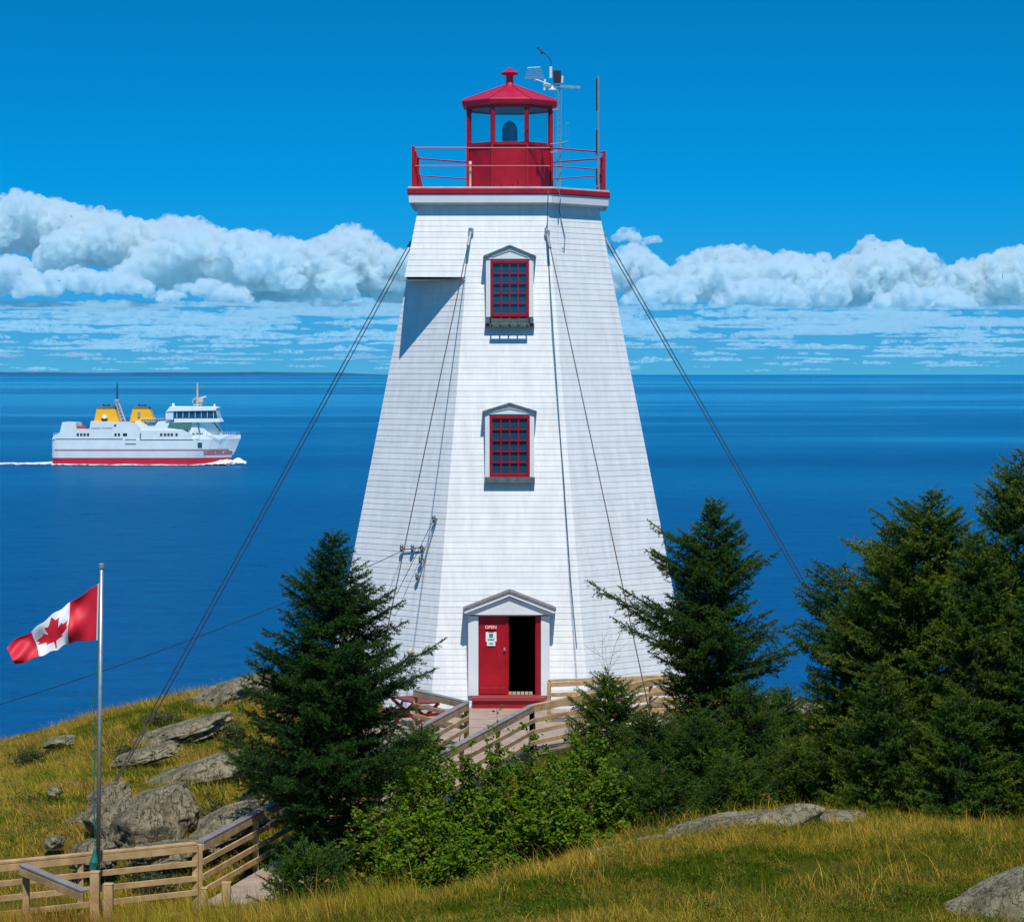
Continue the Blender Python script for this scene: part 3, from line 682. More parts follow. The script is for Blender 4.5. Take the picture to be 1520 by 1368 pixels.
mb = MB(); mb.tube([Q(817.5, 99), Q(818, 92), Q(815, 86), Q(810, 81)], .012, 6); mb.tube([Q(810, 81), Q(798, 71)], .016, 6); mb.box(Q(799, 72), (.07, .03, .05)); mb.box(Q(804, 79), (.07, .07, .05)); mb.build('wind_vane', M['black'], am)
mb = MB(); pl = [Q(783, 101), Q(802, 100), Q(807, 116), Q(780, 117)]
for i in range(4): mb.tube([pl[i], pl[(i + 1) % 4]], .010, 5)
for i in range(1, 8): t = i / 8; mb.tube([pl[0].lerp(pl[1], t), pl[3].lerp(pl[2], t)], .003, 4)
for i in range(1, 6): t = i / 6; mb.tube([pl[0].lerp(pl[3], t), pl[1].lerp(pl[2], t)], .003, 4)
mb.tube([Q(795, 118), Q(820, 127)], .012, 6); mb.box(Q(794, 119), (.05, .05, .05)); mb.build('grid_antenna', M['metal'], am)
mb = MB(); mb.tube([Q(817, 214), Q(831, 213), Q(844, 210)], .016, 6); lp_ = [Q(840, 183), Q(845, 183), Q(845, 238), Q(840, 238)]
for i in range(4): mb.tube([lp_[i], lp_[(i + 1) % 4]], .008, 5)
mb.tube([Q(813, 181), Q(813, 216)], .014, 6); mb.build('dipole_antenna', M['copperbl'], am)
wp = empty('whip_antenna', tuple(P(887, 277, 72.6)), 'tall grey whip antenna on the right corner post of the gallery railing', 'antenna'); o_ = wp.location.copy()
mb = MB(); mb.tube([Q(888.0, 277, 72.6), Q(888.0, 113, 72.6)], [.035, .028], 8); mb.build('whip', M['metal'], wp)
mb = MB()
for y0, y1 in ((117, 165), (193, 230), (250, 275)): mb = MB(); mb.tube([Q(885.5, y1, 72.55), Q(885.5, y0, 72.55)], .02, 6); mb.build('dark_sleeve', M['ins'], wp)
sp_ = empty('spare_pole', tuple(P(698, 277, 71.6)), 'short pale pole standing on the gallery left of the lantern room', 'pole')
mb = MB(); mb.tube([(0, 0, 0), (0, 0, .58)], .03, 8); mb.build('pole_shaft', M['cream'], sp_); mb = MB(); mb.tube([(0, 0, .58), (0, 0, .66)], .04, 8); mb.build('pole_cap', M['white'], sp_)

# guy wires
def wire(name, p0, p1, r, m, sag=0, n=12, **k):
    p0, p1 = Vector(p0), Vector(p1); pts = [p0.lerp(p1, i / n) - Vector((0, 0, sag * 4 * (i / n) * (1 - i / n))) for i in range(n + 1)]
    b_ = MB(); b_.tube(pts, r, 6); b_.v = [tuple(Vector(q) - p0) for q in b_.v]; o = b_.build(name, m); o.location = p0; tag(o, **k); return o
def guy(p0, p1, label, m, r=.0135, two=.10, rust=None):
    e = empty('guy_wire', p0, label, 'guy wire', 'guy wires holding the tower'); d = Vector(p1) - Vector(p0)
    mb = MB(); mb.lathe((0, 0, 0), [(.02, -.09), (.07, -.07), (.07, .07), (.02, .09)], 8); mb.tube([(0, 0, 0), d.normalized() * .55], .035, 8); mb.build('turnbuckle', M['metal'], e)
    for s_ in ((-1, 1) if two else (0,)):
        o_ = Vector((s_ * two / 2, 0, abs(s_) * .0)); mb = MB(); k = .88
        mb.tube([o_ + d.normalized() * .3, o_ + d * k - Vector((0, 0, .0))], r, 6); mb.build('wire_rope', m, e)
        mb = MB(); mb.tube([o_ + d * k, d * .985 + o_ * .3], r * 1.35, 6); mb.build('rusty_lower_length', M['rust'], e)
    mb = MB(); mb.tube([d * .985, d * 1.0], .06, 8); mb.build('anchor', M['rust'], e)
lw = 58.0; pa_ = P(158, 1184, lw)
guy(P(617, 349, 73.0), P(158, 1184, 57.0), 'double dark guy wire from the tower top down to the rocks at far left', M['wire'])
guy(P(896, 349, 73.1), P(1313, 1076, 70.0), 'double dark guy wire from the tower top down behind the right-hand spruces', M['wire'])
guy(on_wall(699, 343) + Vector((0, -.06, 0)), P(531, 1142, 60.5), 'thin brownish guy wire down the left front of the tower behind the big spruce', M['rust'], .013, 0)
guy(on_wall(812, 346) + Vector((0, -.06, 0)), P(982, 1140, 60.5), 'thin brownish guy wire down the right front of the tower into the small spruces', M['rust'], .013, 0)
wire('service_cable', on_wall(601, 818) + Vector((-.1, -.1, 0)), P(-160, 1092, 58), .009, M['wire'], sag=.28, n=24, label='thin power cable sagging from the tower out over the sea at left', cat='cable')
wire('tie_wire', on_wall(650, 770) + Vector((-.1, -.1, 0)), on_wall(601, 880) + Vector((-.2, -.25, 0)), .008, M['wire'], label='slack thin wire between the insulators and the spruce on the left wall', cat='wire')

# ------------------------------------------------------------------ ferry
FD = 926.0; KP = FPX / FD
FO = P(218, 690, FD); FO.z = SEA
fe = empty('ferry', tuple(FO), 'white car ferry with red hull stripe and two yellow funnels crossing the bay', 'ferry', rz=R(0))
def fx(px): return (px - 218) / KP
def fz(py): return (690 - py) / KP
M['fw'] = mat('ferry_white_paint', (.68, .71, .72), .4, .05, .3)
M['fw2'] = mat('ferry_bright_white', (.80, .82, .83), .4, .04, .3)
M['fred'] = mat('ferry_red_paint', (.50, .006, .025), .45, .08, .3)
M['fstripe'] = mat('ferry_faded_red_stripe', (.45, .16, .17), .5, .08, .3)
M['yel'] = mat('funnel_yellow', (.80, .40, .005), .45, .05, .5)
M['fdark'] = mat('ferry_dark_trim', (.02, .07, .09), .5, .1, 1)
M['fgreen'] = mat('ferry_green_deck', (.06, .20, .17), .6, .2, 1)
HB = 6.6
def hull_loop(z, bow, stern, hb):
    pts = []
    xs_ = [stern, stern + .6, stern + 2, stern + 3, bow - 15, bow - 12, bow - 9, bow - 6, bow - 3.5, bow - 1.5, bow]
    ws = [.80, .90, .98, 1, .99, .94, .83, .64, .42, .19, .015]
    lo = [(x, -w * hb) for x, w in zip(xs_, ws)]; hi = [(x, w * hb) for x, w in zip(xs_, ws)][::-1]
    return [(x, y, z) for x, y in lo + hi]
sheer = lambda py_l, py_r: None
zr, zd, zt = fz(678.5), fz(652), fz(648)
mb = MB(); mb.loft([hull_loop(-1.5, fx(339), fx(83), HB * .93), hull_loop(zr, fx(343), fx(81.5), HB * .97)]); mb.build('hull_bottom', M['fred'], fe)
mb = MB(); mb.loft([hull_loop(zr, fx(343), fx(81.5), HB * .97), hull_loop(fz(670), fx(349), fx(81.3), HB), hull_loop(fz(655), fx(355), fx(81), HB), hull_loop(fz(651), fx(357), fx(81), HB)]); hull = mb.build('hull', M['fw'], fe)
mb = MB()
def side_strip(mb, x0, x1, z0, z1, off=.05, m=None):
    xs_ = np.linspace(x0, x1, 60)
    def w(x, bow): 
        kx = [fx(81), fx(81) + .6, fx(81) + 2, fx(81) + 3, bow - 15, bow - 12, bow - 9, bow - 6, bow - 3.5, bow - 1.5, bow]; kw = [.80, .90, .98, 1, .99, .94, .83, .64, .42, .19, .015]
        return np.interp(x, kx, kw) * HB
    def bowz(z): return np.interp(z, [zr, fz(670), fz(655), fz(651)], [fx(343), fx(349), fx(355), fx(357)])
    def hb(z): return np.interp(z, [zr, fz(670)], [.97, 1.0])
    a_ = [(x, -w(x, bowz(z0)) * hb(z0) - off, z0) for x in xs_]; b_ = [(x, -w(x, bowz(z1)) * hb(z1) - off, z1) for x in xs_]
    n = len(xs_); mb.add(a_ + b_, [(i, i + 1, n + i + 1, n + i) for i in range(n - 1)], m)
mb = MB(); side_strip(mb, fx(82), fx(341), fz(668.3), fz(666)); side_strip(mb, fx(305), fx(345), fz(675), fz(668.8), .055); mb.build('hull_stripe', M['fstripe'], fe)
mb = MB(); side_strip(mb, fx(84), fx(186), fz(651.6), fz(650.4)); side_strip(mb, fx(190), fx(206), fz(652.2), fz(651)); side_strip(mb, fx(190), fx(206), fz(659), fz(657.6)); side_strip(mb, fx(212), fx(290), fz(652.6), fz(651.4)); side_strip(mb, fx(211.5), fx(213), fz(651.4), fz(642)); mb.build('rubbing_strake', M['fdark'], fe)
mb = MB(); side_strip(mb, fx(82), fx(341), fz(676), fz(675.3)); mb.build('hull_trim', M['fw2'], fe)
mb = MB(); side_strip(mb, fx(296.5), fx(303), fz(664), fz(656), .06); mb.build('anchor_pocket', M['fdark'], fe)
# bow bulwark and fore deck
mb = MB(); mb.loft([[ (x, y, z_) for x, y, z_ in hull_loop(fz(651), fx(357), fx(285), HB)], [(x, y, z_) for x, y, z_ in hull_loop(fz(645), fx(357.5), fx(287), HB * .98)]]); mb.build('bow_bulwark', M['fw2'], fe)
mb = MB()
mb.prism([(fx(82), fz(651)), (fx(290), fz(651)), (fx(286), fz(642)), (fx(276), fz(638)), (fx(214), fz(638)), (fx(207), fz(627)), (fx(139), fz(624.5)), (fx(137), fz(636)), (fx(118), fz(636)), (fx(117), fz(627)), (fx(97), fz(626)), (fx(93), fz(642)), (fx(84), fz(646))], 1, -HB + .25, HB - .25)
sup = mb.build('superstructure', M['fw'], fe)
mb = MB()
for px in (120, 125, 130, 135, 175.5, 180.5, 188, 191, 243, 248.5, 253.5, 258.5, 265.5): mb = MB(); mb.box((fx(px), -HB + .24, fz(644.5)), (.75, .1, .95)); mb.build('side_window', M['black'], sup)
mb = MB(); mb.box((fx(175), -HB + .24, fz(631)), (.7, .1, .7)); mb.build('side_window', M['black'], sup)
text('lettering', 'COASTAL TRANSPORT', .72, (fx(156), -HB + .2, fz(635)), mat('ferry_lettering', (.10, .16, .26), .6), sup, .01)
# aft crane, rescue boat
mb = MB(); mb.prism([(fx(118), fz(636)), (fx(119), fz(631.5)), (fx(131), fz(631.5)), (fx(133), fz(634)), (fx(131), fz(636))], 1, -HB + .8, -HB + 3); mb.build('rescue_boat', mat('rescue_orange', (.55, .05, .05), .5), fe)
mb = MB(); mb.beam((fx(135), -HB + 1, fz(633)), (fx(124), -HB + 1, fz(623)), .35, .4); mb.prism([(fx(131), fz(636)), (fx(137), fz(636)), (fx(136), fz(628)), (fx(133), fz(631))], 1, -HB + .7, -HB + 1.5); mb.build('crane', mat('crane_blue', (.01, .08, .30), .5), fe)
# funnels
for (a_, b_, c_, d_) in ((141, 179, 145, 172), (194, 231, 198, 223)):
    mb = MB(); w = 3.0
    mb.loft([[(fx(a_), -w, fz(626)), (fx(b_), -w, fz(626)), (fx(b_), w, fz(626)), (fx(a_), w, fz(626))], [(fx(c_), -w * .8, fz(606.5)), (fx(d_), -w * .8, fz(606.5)), (fx(d_), w * .8, fz(606.5)), (fx(c_), w * .8, fz(606.5))]])
    fu = mb.build('funnel', M['yel'], fe, bevel=.15)
    mb = MB(); mb.loft([[(fx(c_) - .1, -w * .82, fz(606.4)), (fx(d_) + .1, -w * .82, fz(606.4)), (fx(d_) + .1, w * .82, fz(606.4)), (fx(c_) - .1, w * .82, fz(606.4))], [(fx(c_ + 4), -w * .6, fz(602.5)), (fx(d_ - 2), -w * .6, fz(602.8)), (fx(d_ - 2), w * .6, fz(602.8)), (fx(c_ + 4), w * .6, fz(602.5))]])
    for i in range(3): mb.tube([(fx(c_ + 9 + i * 4), 0, fz(603)), (fx(c_ + 9 + i * 4), 0, fz(600 + i % 2))], .35, 8)
    mb.build('funnel_cap', M['black'], fu)
    if a_ < 150:
        mb = MB(); cc_ = (fx(157), fz(618.5)); mb.prism([(cc_[0] + math.cos(t) * 1.15 + .0, cc_[1] - .6 + math.sin(t) * 1.0) for t in np.linspace(math.pi, 2 * math.pi, 12)], 1, -w - .05, -w + .6, M['black']); mb.prism([(cc_[0] + math.cos(t) * .72, cc_[1] + .1 + math.sin(t) * .72) for t in np.linspace(0, 2 * math.pi, 16, endpoint=False)], 1, -w - .12, -w + .5, M['fw2']); mb.build('funnel_emblem', None, fu)
    else:
        mb = MB(); mb.box((fx(208), -w + .1, fz(615)), (.9, .6, 1.7)); mb.build('funnel_door', M['metal'], fu)
# aft mast
mb = MB(); p0, p1 = (fx(172), 0, fz(596)), (fx(184), 0, fz(624))
for dy_ in (-.7, .7):
    mb.tube([(fx(171), dy_, fz(594)), (fx(180), dy_, fz(625))], .16, 5); mb.tube([(fx(175), dy_, fz(594)), (fx(186), dy_, fz(625))], .16, 5)
for i in range(6): t = i / 6; mb.tube([(fx(171 + 9 * t), -.7, fz(594 + 31 * t)), (fx(176 + 11 * t), .7, fz(597 + 31 * t))], .1, 4); mb.tube([(fx(175 + 11 * t), -.7, fz(594 + 31 * t)), (fx(172 + 9 * t), -.7, fz(598 + 31 * t))], .1, 4)
mb.box((fx(174), 0, fz(593.5)), (1.4, 1.6, .4)); am_ = mb.build('aft_mast', mat('mast_pinkish', (.55, .45, .45), .6), fe)
mb = MB(); mb.tube([(fx(174), 0, fz(593.5)), (fx(174), 0, fz(569))], [.35, .22], 8); mb.build('exhaust_pole', mat('pole_blue', (.02, .06, .14), .5), am_)
# forward house
mb = MB()
mb.prism([(fx(214), fz(638)), (fx(277), fz(638)), (fx(273), fz(630)), (fx(256), fz(625)), (fx(238), fz(625)), (fx(233), fz(632)), (fx(222), fz(632)), (fx(214), fz(626.5)), (fx(206), fz(624)), (fx(203), fz(627))], 1, -HB + .6, HB - .6)
mb.loft([[(fx(x), y, fz(648)) for x, y in ((282,-5.3),(305,-4.9),(333,-2.0),(333,2.0),(305,4.9),(282,5.3))], [(fx(x), y, fz(622)) for x, y in ((282,-5.3),(305,-5.2),(320,-3.4),(320,3.4),(305,5.2),(282,5.3))]])
mb.build('forward_house', M['fw2'], fe)
mb = MB(); mb.prism([(fx(252), fz(634)), (fx(283), fz(638)), (fx(288), fz(627)), (fx(255), fz(627))], 1, -HB + .5, HB - .5)
for (x0, z0_, x1, z1_) in ((318, 624, 334, 646), (296, 624, 300, 645), (214, 623, 240, 623)): mb.beam((fx(x0), -HB + 1.1, fz(z0_)), (fx(x1), -HB + (1.1 if x1 < 320 else 4.2), fz(z1_)), .35, .35)
for k_ in range(9): mb.box((fx(214 + k_ * 4), -HB + 1.2, fz(623.5)), (.5, .5, .5)); mb.box((fx(284 + k_ * 6), -max(.8, HB * (1 - max(0, k_ - 2) * .105) - .9), fz(643)), (.9, .4, .5))
mb.build('green_deck_fittings', M['fgreen'], fe)
mb = MB(); mb.prism([(fx(262), fz(627)), (fx(330), fz(626)), (fx(326), fz(620)), (fx(262), fz(620))], 1, -HB + .3, HB - .3); mb.prism([(fx(250), fz(611)), (fx(256), fz(603)), (fx(318), fz(603.5)), (fx(324.5), fz(605)), (fx(324), fz(609)), (fx(262), fz(610))], 1, -HB - .4, HB + .4)
br_ = mb.build('bridge', M['fw2'], fe, bevel=.1)
mb = MB(); mb.prism([(fx(262), fz(620)), (fx(326), fz(620)), (fx(323), fz(608.9)), (fx(262), fz(609.8))], 1, -HB + .2, HB - .2); mb.build('bridge_window', M['glass'], br_)
mb = MB()
for k_ in range(7): mb = MB(); mb.box((fx(266 + k_ * 9), -HB + .1, fz(614.5)), (.14, .1, 2.4)); mb.build('window_mullion', M['fw2'], br_)
mb = MB(); mb.box((fx(255), -HB + .4, fz(617)), (2.6, 1, 2.6)); mb.build('wing_cab', M['fw'], br_, bevel=.1)
mb = MB(); mb.tube([(fx(293), 0, fz(603)), (fx(293), 0, fz(568))], [.42, .3], 8); mb.tube([(fx(293), 0, fz(590)), (fx(286), 0, fz(594)), (fx(286), 0, fz(598))], .2, 6); mb.beam((fx(287), 0, fz(601)), (fx(300), 0, fz(600)), .5, .4); mb.box((fx(298), 0, fz(593.5)), (1.6, .8, 1.5)); mb.tube([(fx(298), 0, fz(603)), (fx(296), 0, fz(594))], .15, 6); mb.build('fore_mast', mat('mast_orange_grey', (.55, .42, .32), .6), fe)
mb = MB(); mb.beam((fx(294), 0, fz(591.2)), (fx(306), 0, fz(588.5)), .5, .35); mb.box((fx(259), -3, fz(601.5)), (.8, .8, 1.4)); mb.box((fx(320), -3, fz(601.8)), (.6, .6, 1.0)); mb.build('radar', M['fw2'], fe)
mb = MB(); 
for a_, b_, zz in ((214, 250, 619.5), (278, 330, 642), (330, 356, 640.5), (84, 96, 642)):
    for q in (0, .5): mb.beam((fx(a_), -HB + .5, fz(zz) - q), (fx(b_), -HB + (.5 if b_ < 340 else HB - .6), fz(zz) - q), .06, .06)
    for k_ in range(int((b_ - a_) / 3.5)): mb.tube([(fx(a_ + k_ * 3.5), -HB + .5, fz(zz) - .9), (fx(a_ + k_ * 3.5), -HB + .5, fz(zz))], .05, 4)
mb.build('deck_railing', M['fw2'], fe)
# foam along the hull and the wake astern
def foam_mat():
    m, n, b = new_mat('sea_foam'); t = n.nodes.new('ShaderNodeTexCoord'); a = noise(n, t.outputs['Object'], .8, 6, .7)
    b.inputs['Base Color'].default_value = (.78, .84, .86, 1); b.inputs['Roughness'].default_value = .8
    bn = n.nodes.new('ShaderNodeBump'); bn.inputs['Distance'].default_value = .5; n.links.new(a.s, bn.inputs['Height']); n.links.new(bn.outputs[0], b.inputs['Normal'])
    at = n.nodes.new('ShaderNodeAttribute'); at.attribute_name = 'tint'
    sp = n.nodes.new('ShaderNodeSeparateColor'); n.links.new(at.outputs['Color'], sp.inputs[0])
    al = ((a - .5) * 1.6 + E(n, sp.outputs[0])).smooth(.35, .65); n.links.new(al.s, b.inputs['Alpha']); return m
M['foam'] = foam_mat()
NX = 260; xs_ = np.linspace(fx(-60), fx(366), NX); rows = 14; V_ = []; Tn = []
for i, x in enumerate(xs_):
    s_ = (x - fx(81)) / (fx(357) - fx(81))
    if s_ < 0: amp = .8 * math.exp(s_ * 1.0); wid = 14 + 16 * -s_; cy = 0.0; dens = .75 * math.exp(s_ * 1.0)
    else:
        bowb = math.exp(-((s_ - .95) / .10) ** 2); amp = .15 + 2.0 * bowb + .35 * (1 - s_); wid = 5.0 + 4.5 * (1 - s_) + 4 * bowb; cy = -HB * float(np.interp(s_, [0, .05, .72, .90, 1.0, 1.1], [.85, 1, 1, .5, .1, 0])) ; dens = .68 + .5 * bowb
    for r in range(rows):
        t = r / (rows - 1); y = cy + wid * (.4 - t) if s_ >= 0 else wid * (.5 - t)
        prof_ = math.sin(math.pi * min(1, t * 1.0)) if s_ < 0 else math.exp(-((t - .35) / .3) ** 2)
        hn = float(fbm([[x * .35, y * .6, 3.0]], 3)[0]); V_.append((x, y, .05 + amp * prof_ * (.4 + 1.2 * hn))); Tn.append(dens * (.15 + prof_))
ii_ = np.arange(NX * rows).reshape(NX, rows); fq_ = np.stack([ii_[:-1, :-1], ii_[1:, :-1], ii_[1:, 1:], ii_[:-1, 1:]], -1).reshape(-1, 4)
fo = np_mesh('sea_foam', np.array(V_), 4, M['foam'], tint=np.repeat(np.array(Tn)[:, None], 3, 1), faces=fq_); fo.location = FO; fo.data.shade_smooth()
tag(fo, 'white foam of bow wave and wake along the ferry', kind='stuff')

# ------------------------------------------------------------------ rocks
import bmesh as _bm
def rock(px, py, D, w, h, dep, label, rz=0, seed=0, sink=.35, cuts=.10, res=5, tilt=0, flat=1.0):
    """px,py is the middle of the visible rock; w,h in photo pixels, dep in metres"""
    c = P(px, py, D); k = D / FPX; a, b, hh = w * k / 2, dep / 2, h * k
    bm = _bm.new(); _bm.ops.create_icosphere(bm, subdivisions=res, radius=1); co = np.array([v.co[:] for v in bm.verts])
    r0 = np.linalg.norm(co, axis=1, keepdims=True); n = fbm(co * 1.3 + seed * 7.1, 4) - .5; n2 = fbm(co * np.array([3, 3, 5.]) + seed * 3.3, 5) - .5
    crack = np.abs(fbm(co * np.array([1.6, 1.6, 2.2]) + seed + 40, 3) - .5); crack = np.clip(1 - crack / .03, 0, 1)
    q_ = co.copy()
    for u_, v_ in (((.5, -.7, .6), .62), ((-.7, -.5, .5), .66), ((.2, -.9, -.1), .72), ((0, -.2, 1), .60), ((.9, -.2, .3), .74), ((-.3, -.6, .8), .64)):
        r_ = np.random.default_rng(seed * 13 + int(v_ * 100)); u_ = np.array(u_) + r_.normal(0, .25, 3); u_ /= np.linalg.norm(u_); e_ = np.maximum(q_ @ u_ - v_, 0)[:, None]; q_ = q_ - u_ * e_ * .85
    p = q_ * (1.15 + n[:, None] * .8 + n2[:, None] * .34 - crack[:, None] * cuts * 1.5)
    p[:, 2] = np.tanh(p[:, 2] * 1.15) * flat
    p = p * np.array([a, b, hh * .62]); t = R(tilt); x_, z_ = p[:, 0].copy(), p[:, 2].copy(); p[:, 0] = x_ * math.cos(t) - z_ * math.sin(t); p[:, 2] = x_ * math.sin(t) + z_ * math.cos(t)
    for v, q in zip(bm.verts, p): v.co = q
    me = bpy.data.meshes.new('rock'); bm.to_mesh(me); bm.free(); me.shade_smooth(); me.materials.append(M['rock'])
    o = bpy.data.objects.new('rock', me); COL.objects.link(o); o.location = (c.x, c.y, c.z - hh * .1); o.rotation_euler = (0, 0, R(rz))
    return tag(o, label, 'rock', 'grey lichen-covered rocks on the headland')
rock(213, 1222, 50.5, 100, 88, 1.3, 'large smooth grey boulder beside the flagpole above the fence', seed=1, tilt=25)
rock(170, 1215, 51, 70, 95, 1.2, 'upright grey rock just right of the flagpole', seed=2, tilt=35)
rock(335, 1222, 50.5, 105, 50, 1.2, 'pale rounded rock between the boulder and the big spruce', seed=3, tilt=20)
rock(292, 1148, 58, 190, 42, 2.0, 'long sloping rock slab halfway up the left slope', seed=4, tilt=17)
rock(138, 1265, 48.5, 66, 40, .9, 'low rock right behind the fence by the flagpole foot', seed=5)
rock(262, 1088, 68, 160, 28, 2.4, 'broken grey ledge near the top of the grassy slope', seed=6, tilt=18)
rock(345, 1026, 72, 130, 36, 2.2, 'dark rock at the cliff edge just left of the spruce', seed=7, tilt=18)
rock(85, 1100, 69, 44, 14, 1.2, 'small brown rock at the cliff edge far left', seed=8, tilt=8)
rock(82, 1172, 56, 22, 12, .4, 'small pale stone in the grass on the far left slope', seed=9, res=4)
rock(80, 1247, 50, 26, 18, .4, 'small tan stone above the fence at far left', seed=10, res=4)
rock(485, 1115, 60, 70, 34, 1.2, 'rock half hidden behind the middle of the big spruce', seed=11)
rock(505, 1235, 50.5, 90, 44, 1.0, 'brown rock at the foot of the big spruce', seed=12)
rock(955, 1262, 42.2, 230, 34, 1.2, 'low left end of the grey ledge on the crest of the near grass', seed=13, tilt=13, cuts=.04)
rock(1085, 1236, 43.0, 250, 58, 1.6, 'long middle part of the grey ledge on the crest of the near grass', seed=33, tilt=11, cuts=.04)
rock(1200, 1222, 43.8, 170, 40, 1.4, 'flat right end of the grey ledge under the spruces', seed=23, tilt=2, cuts=.04)
rock(1498, 1350, 35.0, 330, 84, 2.0, 'big grey rock in the bottom right corner of the grass', seed=14, tilt=24, cuts=.05)
rock(1290, 1224, 45.6, 200, 16, 1.0, 'thin strip of rock at the foot of the dense spruces at right', seed=15)
rock(1165, 1052, 72, 110, 22, 2.5, 'flat sunlit rock behind the leaning spruce', seed=16)
rock(1150, 1108, 62, 80, 40, 1.6, 'brown rock in the gap between the small spruces', seed=17)
rock(1040, 1180, 55, 60, 40, 1.2, 'dark rock low among the small spruces', seed=18)
rock(235, 1180, 54, 90, 26, 1.0, 'rough rock step behind the large boulder', seed=19, tilt=15)
rock(160, 1178, 55, 70, 34, 1.0, 'brown weathered rock left of the guy wire anchor', seed=24, tilt=30)
rock(240, 1262, 49, 90, 30, .8, 'flat bedrock at the foot of the large grey boulder', seed=25, tilt=6)
rock(392, 1192, 53, 80, 60, 1.2, 'steep pale rock partly behind the big spruce above the ramp', seed=26, tilt=28)
rock(262, 1200, 52.5, 70, 60, 1.0, 'narrow tilted rock slab leaning on the right of the large boulder', seed=27, tilt=40)
rock(118, 1222, 53, 60, 30, .9, 'half-buried brown rock left of the flagpole', seed=28, tilt=20)
rock(215, 1120, 63, 90, 22, 1.2, 'thin broken ledge crossing under the guy wires', seed=29, tilt=14)
rock(300, 1250, 49.5, 60, 26, .8, 'small rock tucked behind the fence corner', seed=20)

# ------------------------------------------------------------------ boardwalk, fences
def fence(pts, label, nr=4, hgt=.98, post_every=2.4, posts=None, cap='cap', down=0.0, gap=.245, caps=True):
    """pts: tops of the fence (world)"""
    o = pts[0]; f = empty('fence', tuple(o), label, 'fence', 'wooden rail fences along the boardwalk')
    L_ = [Vector(p) - Vector(o) for p in pts]
    for a_, b_ in zip(L_[:-1], L_[1:]):
        d = (b_ - a_).normalized(); s_ = d.cross(Vector((0, 0, 1))).normalized()
        if caps: mb = MB(); mb.beam(a_, b_, .15, .04, upv=(0, 0, 1)); mb.build('cap_rail', M[cap], f, bevel=.005)
        for k in range(nr):
            zz = -.085 - gap * k; jit = random.uniform(-.008, .008)
            mb = MB(); mb.beam(a_ + Vector((0, 0, zz + jit)) + s_ * .055, b_ + Vector((0, 0, zz - jit)) + s_ * .055, .038, .095 if k else .11); mb.build('rail', M['wood'], f, bevel=.004)
    pp_ = posts if posts is not None else None
    if pp_ is None:
        pp_ = []
        for a_, b_ in zip(L_[:-1], L_[1:]):
            n = max(1, round((b_ - a_).length / post_every)); pp_ += [a_.lerp(b_, i / n) for i in range(n)]
        pp_.append(L_[-1])
    else: pp_ = [Vector(p) - Vector(o) for p in pp_]
    for p in pp_:
        mb = MB(); mb.box((p.x, p.y, p.z - hgt / 2 - .10), (.10, .10, hgt + .15)); mb.build('post', M['wood'], f, bevel=.006)
    return f
A0, A1, A2 = P(-60, 1285, 43.4), P(290, 1251, 45.8), P(692, 1043, 61.5)
fence([A0, A1], 'four-rail lumber fence running level behind the flagpole', cap='wood')
fence([A1 + Vector((.06, .12, 0)), A2], 'long lumber fence climbing from the corner up to the lighthouse door, behind the big spruce', post_every=2.6)
B0, B1, B2, B3 = P(560, 1168, 50.5), P(789, 1047, 61.0), P(966, 1008, 64.3), P(1060, 1006, 66.5)
fence([B0, B1], 'short lumber fence on the right side of the ramp above the leafy shrubs', post_every=2.7)
fence([B1, P(880, 1028, 62.4), B2, B3], 'curved lumber fence around the deck right of the door', post_every=3.0, cap='wood')
C0, C1 = P(815, 1010, 66.2), P(1000, 1002, 67.6)
fence([C0, C1, P(1080, 1012, 66.6)], 'straight back fence of the deck against the tower wall', post_every=2.2, cap='wood')
E0, E1 = P(617, 1024, 63.5), P(693, 1042, 61.6)
fence([E0, E1], 'small lumber fence left of the door in front of the picnic table', nr=3, post_every=1.6)
G0, G1 = P(34, 1283, 42.2), P(126, 1322, 41.0)
fence([G0, G1], 'near handrail sloping down at the bottom left corner', nr=1, gap=.75, posts=[G0 + Vector((.05, 0, 0))], hgt=1.1)
for i, (px, py, D, hh, lab) in enumerate(((141, 1294, 41.5, .95, 'tall lumber post right in front of the flagpole foot'), (161, 1312, 41.4, .8, 'lumber post just right of the flagpole foot'), (336, 1310, 43.3, .8, 'lone lumber post right of the fence corner'), (303, 1318, 42.8, .7, 'weathered post in the grass left of the lone post'))):
    mb = MB(); mb.box((0, 0, -hh / 2), (.14 if i < 3 else .1, .14, hh)); mb.box((0, 0, .01), (.15 if i < 3 else .11, .15, .02)); o = mb.build('fence_post', M['wood'], None, tuple(P(px, py, D)), bevel=.008)
    tag(o, lab, 'post')
# boardwalk planks (path)
def planks(mb, a, b, c, d, n):
    """quad strip a->b (left side) and d->c (right side), n planks"""
    for i in range(n):
        t0, t1 = i / n, (i + .93) / n; p = [a.lerp(b, t0), a.lerp(b, t1), d.lerp(c, t1), d.lerp(c, t0)]; j = random.uniform(-.004, .004)
        top = [q + Vector((0, 0, j)) for q in p]; bot = [q + Vector((0, 0, -.04)) for q in p]
        mb.add(top + bot, [(0, 1, 2, 3), (7, 6, 5, 4), (0, 4, 5, 1), (1, 5, 6, 2), (2, 6, 7, 3), (3, 7, 4, 0)])
dn = Vector((0, 0, -1.0)); mb = MB()
side = Vector((1.42, -.10, 0))
a_, b_ = A1 + dn + Vector((.12, 0, 0)), A2 + dn + Vector((.12, .3, 0)); planks(mb, a_, b_, b_ + side, a_ + side, 110)
c_, d_ = A0 + dn + Vector((0, -.1, 0)), A1 + dn + Vector((1.3, -.1, 0)); planks(mb, c_, d_, d_ + Vector((0, -1.4, -.02)), c_ + Vector((0, -1.4, -.02)), 46)
zt_ = -.135
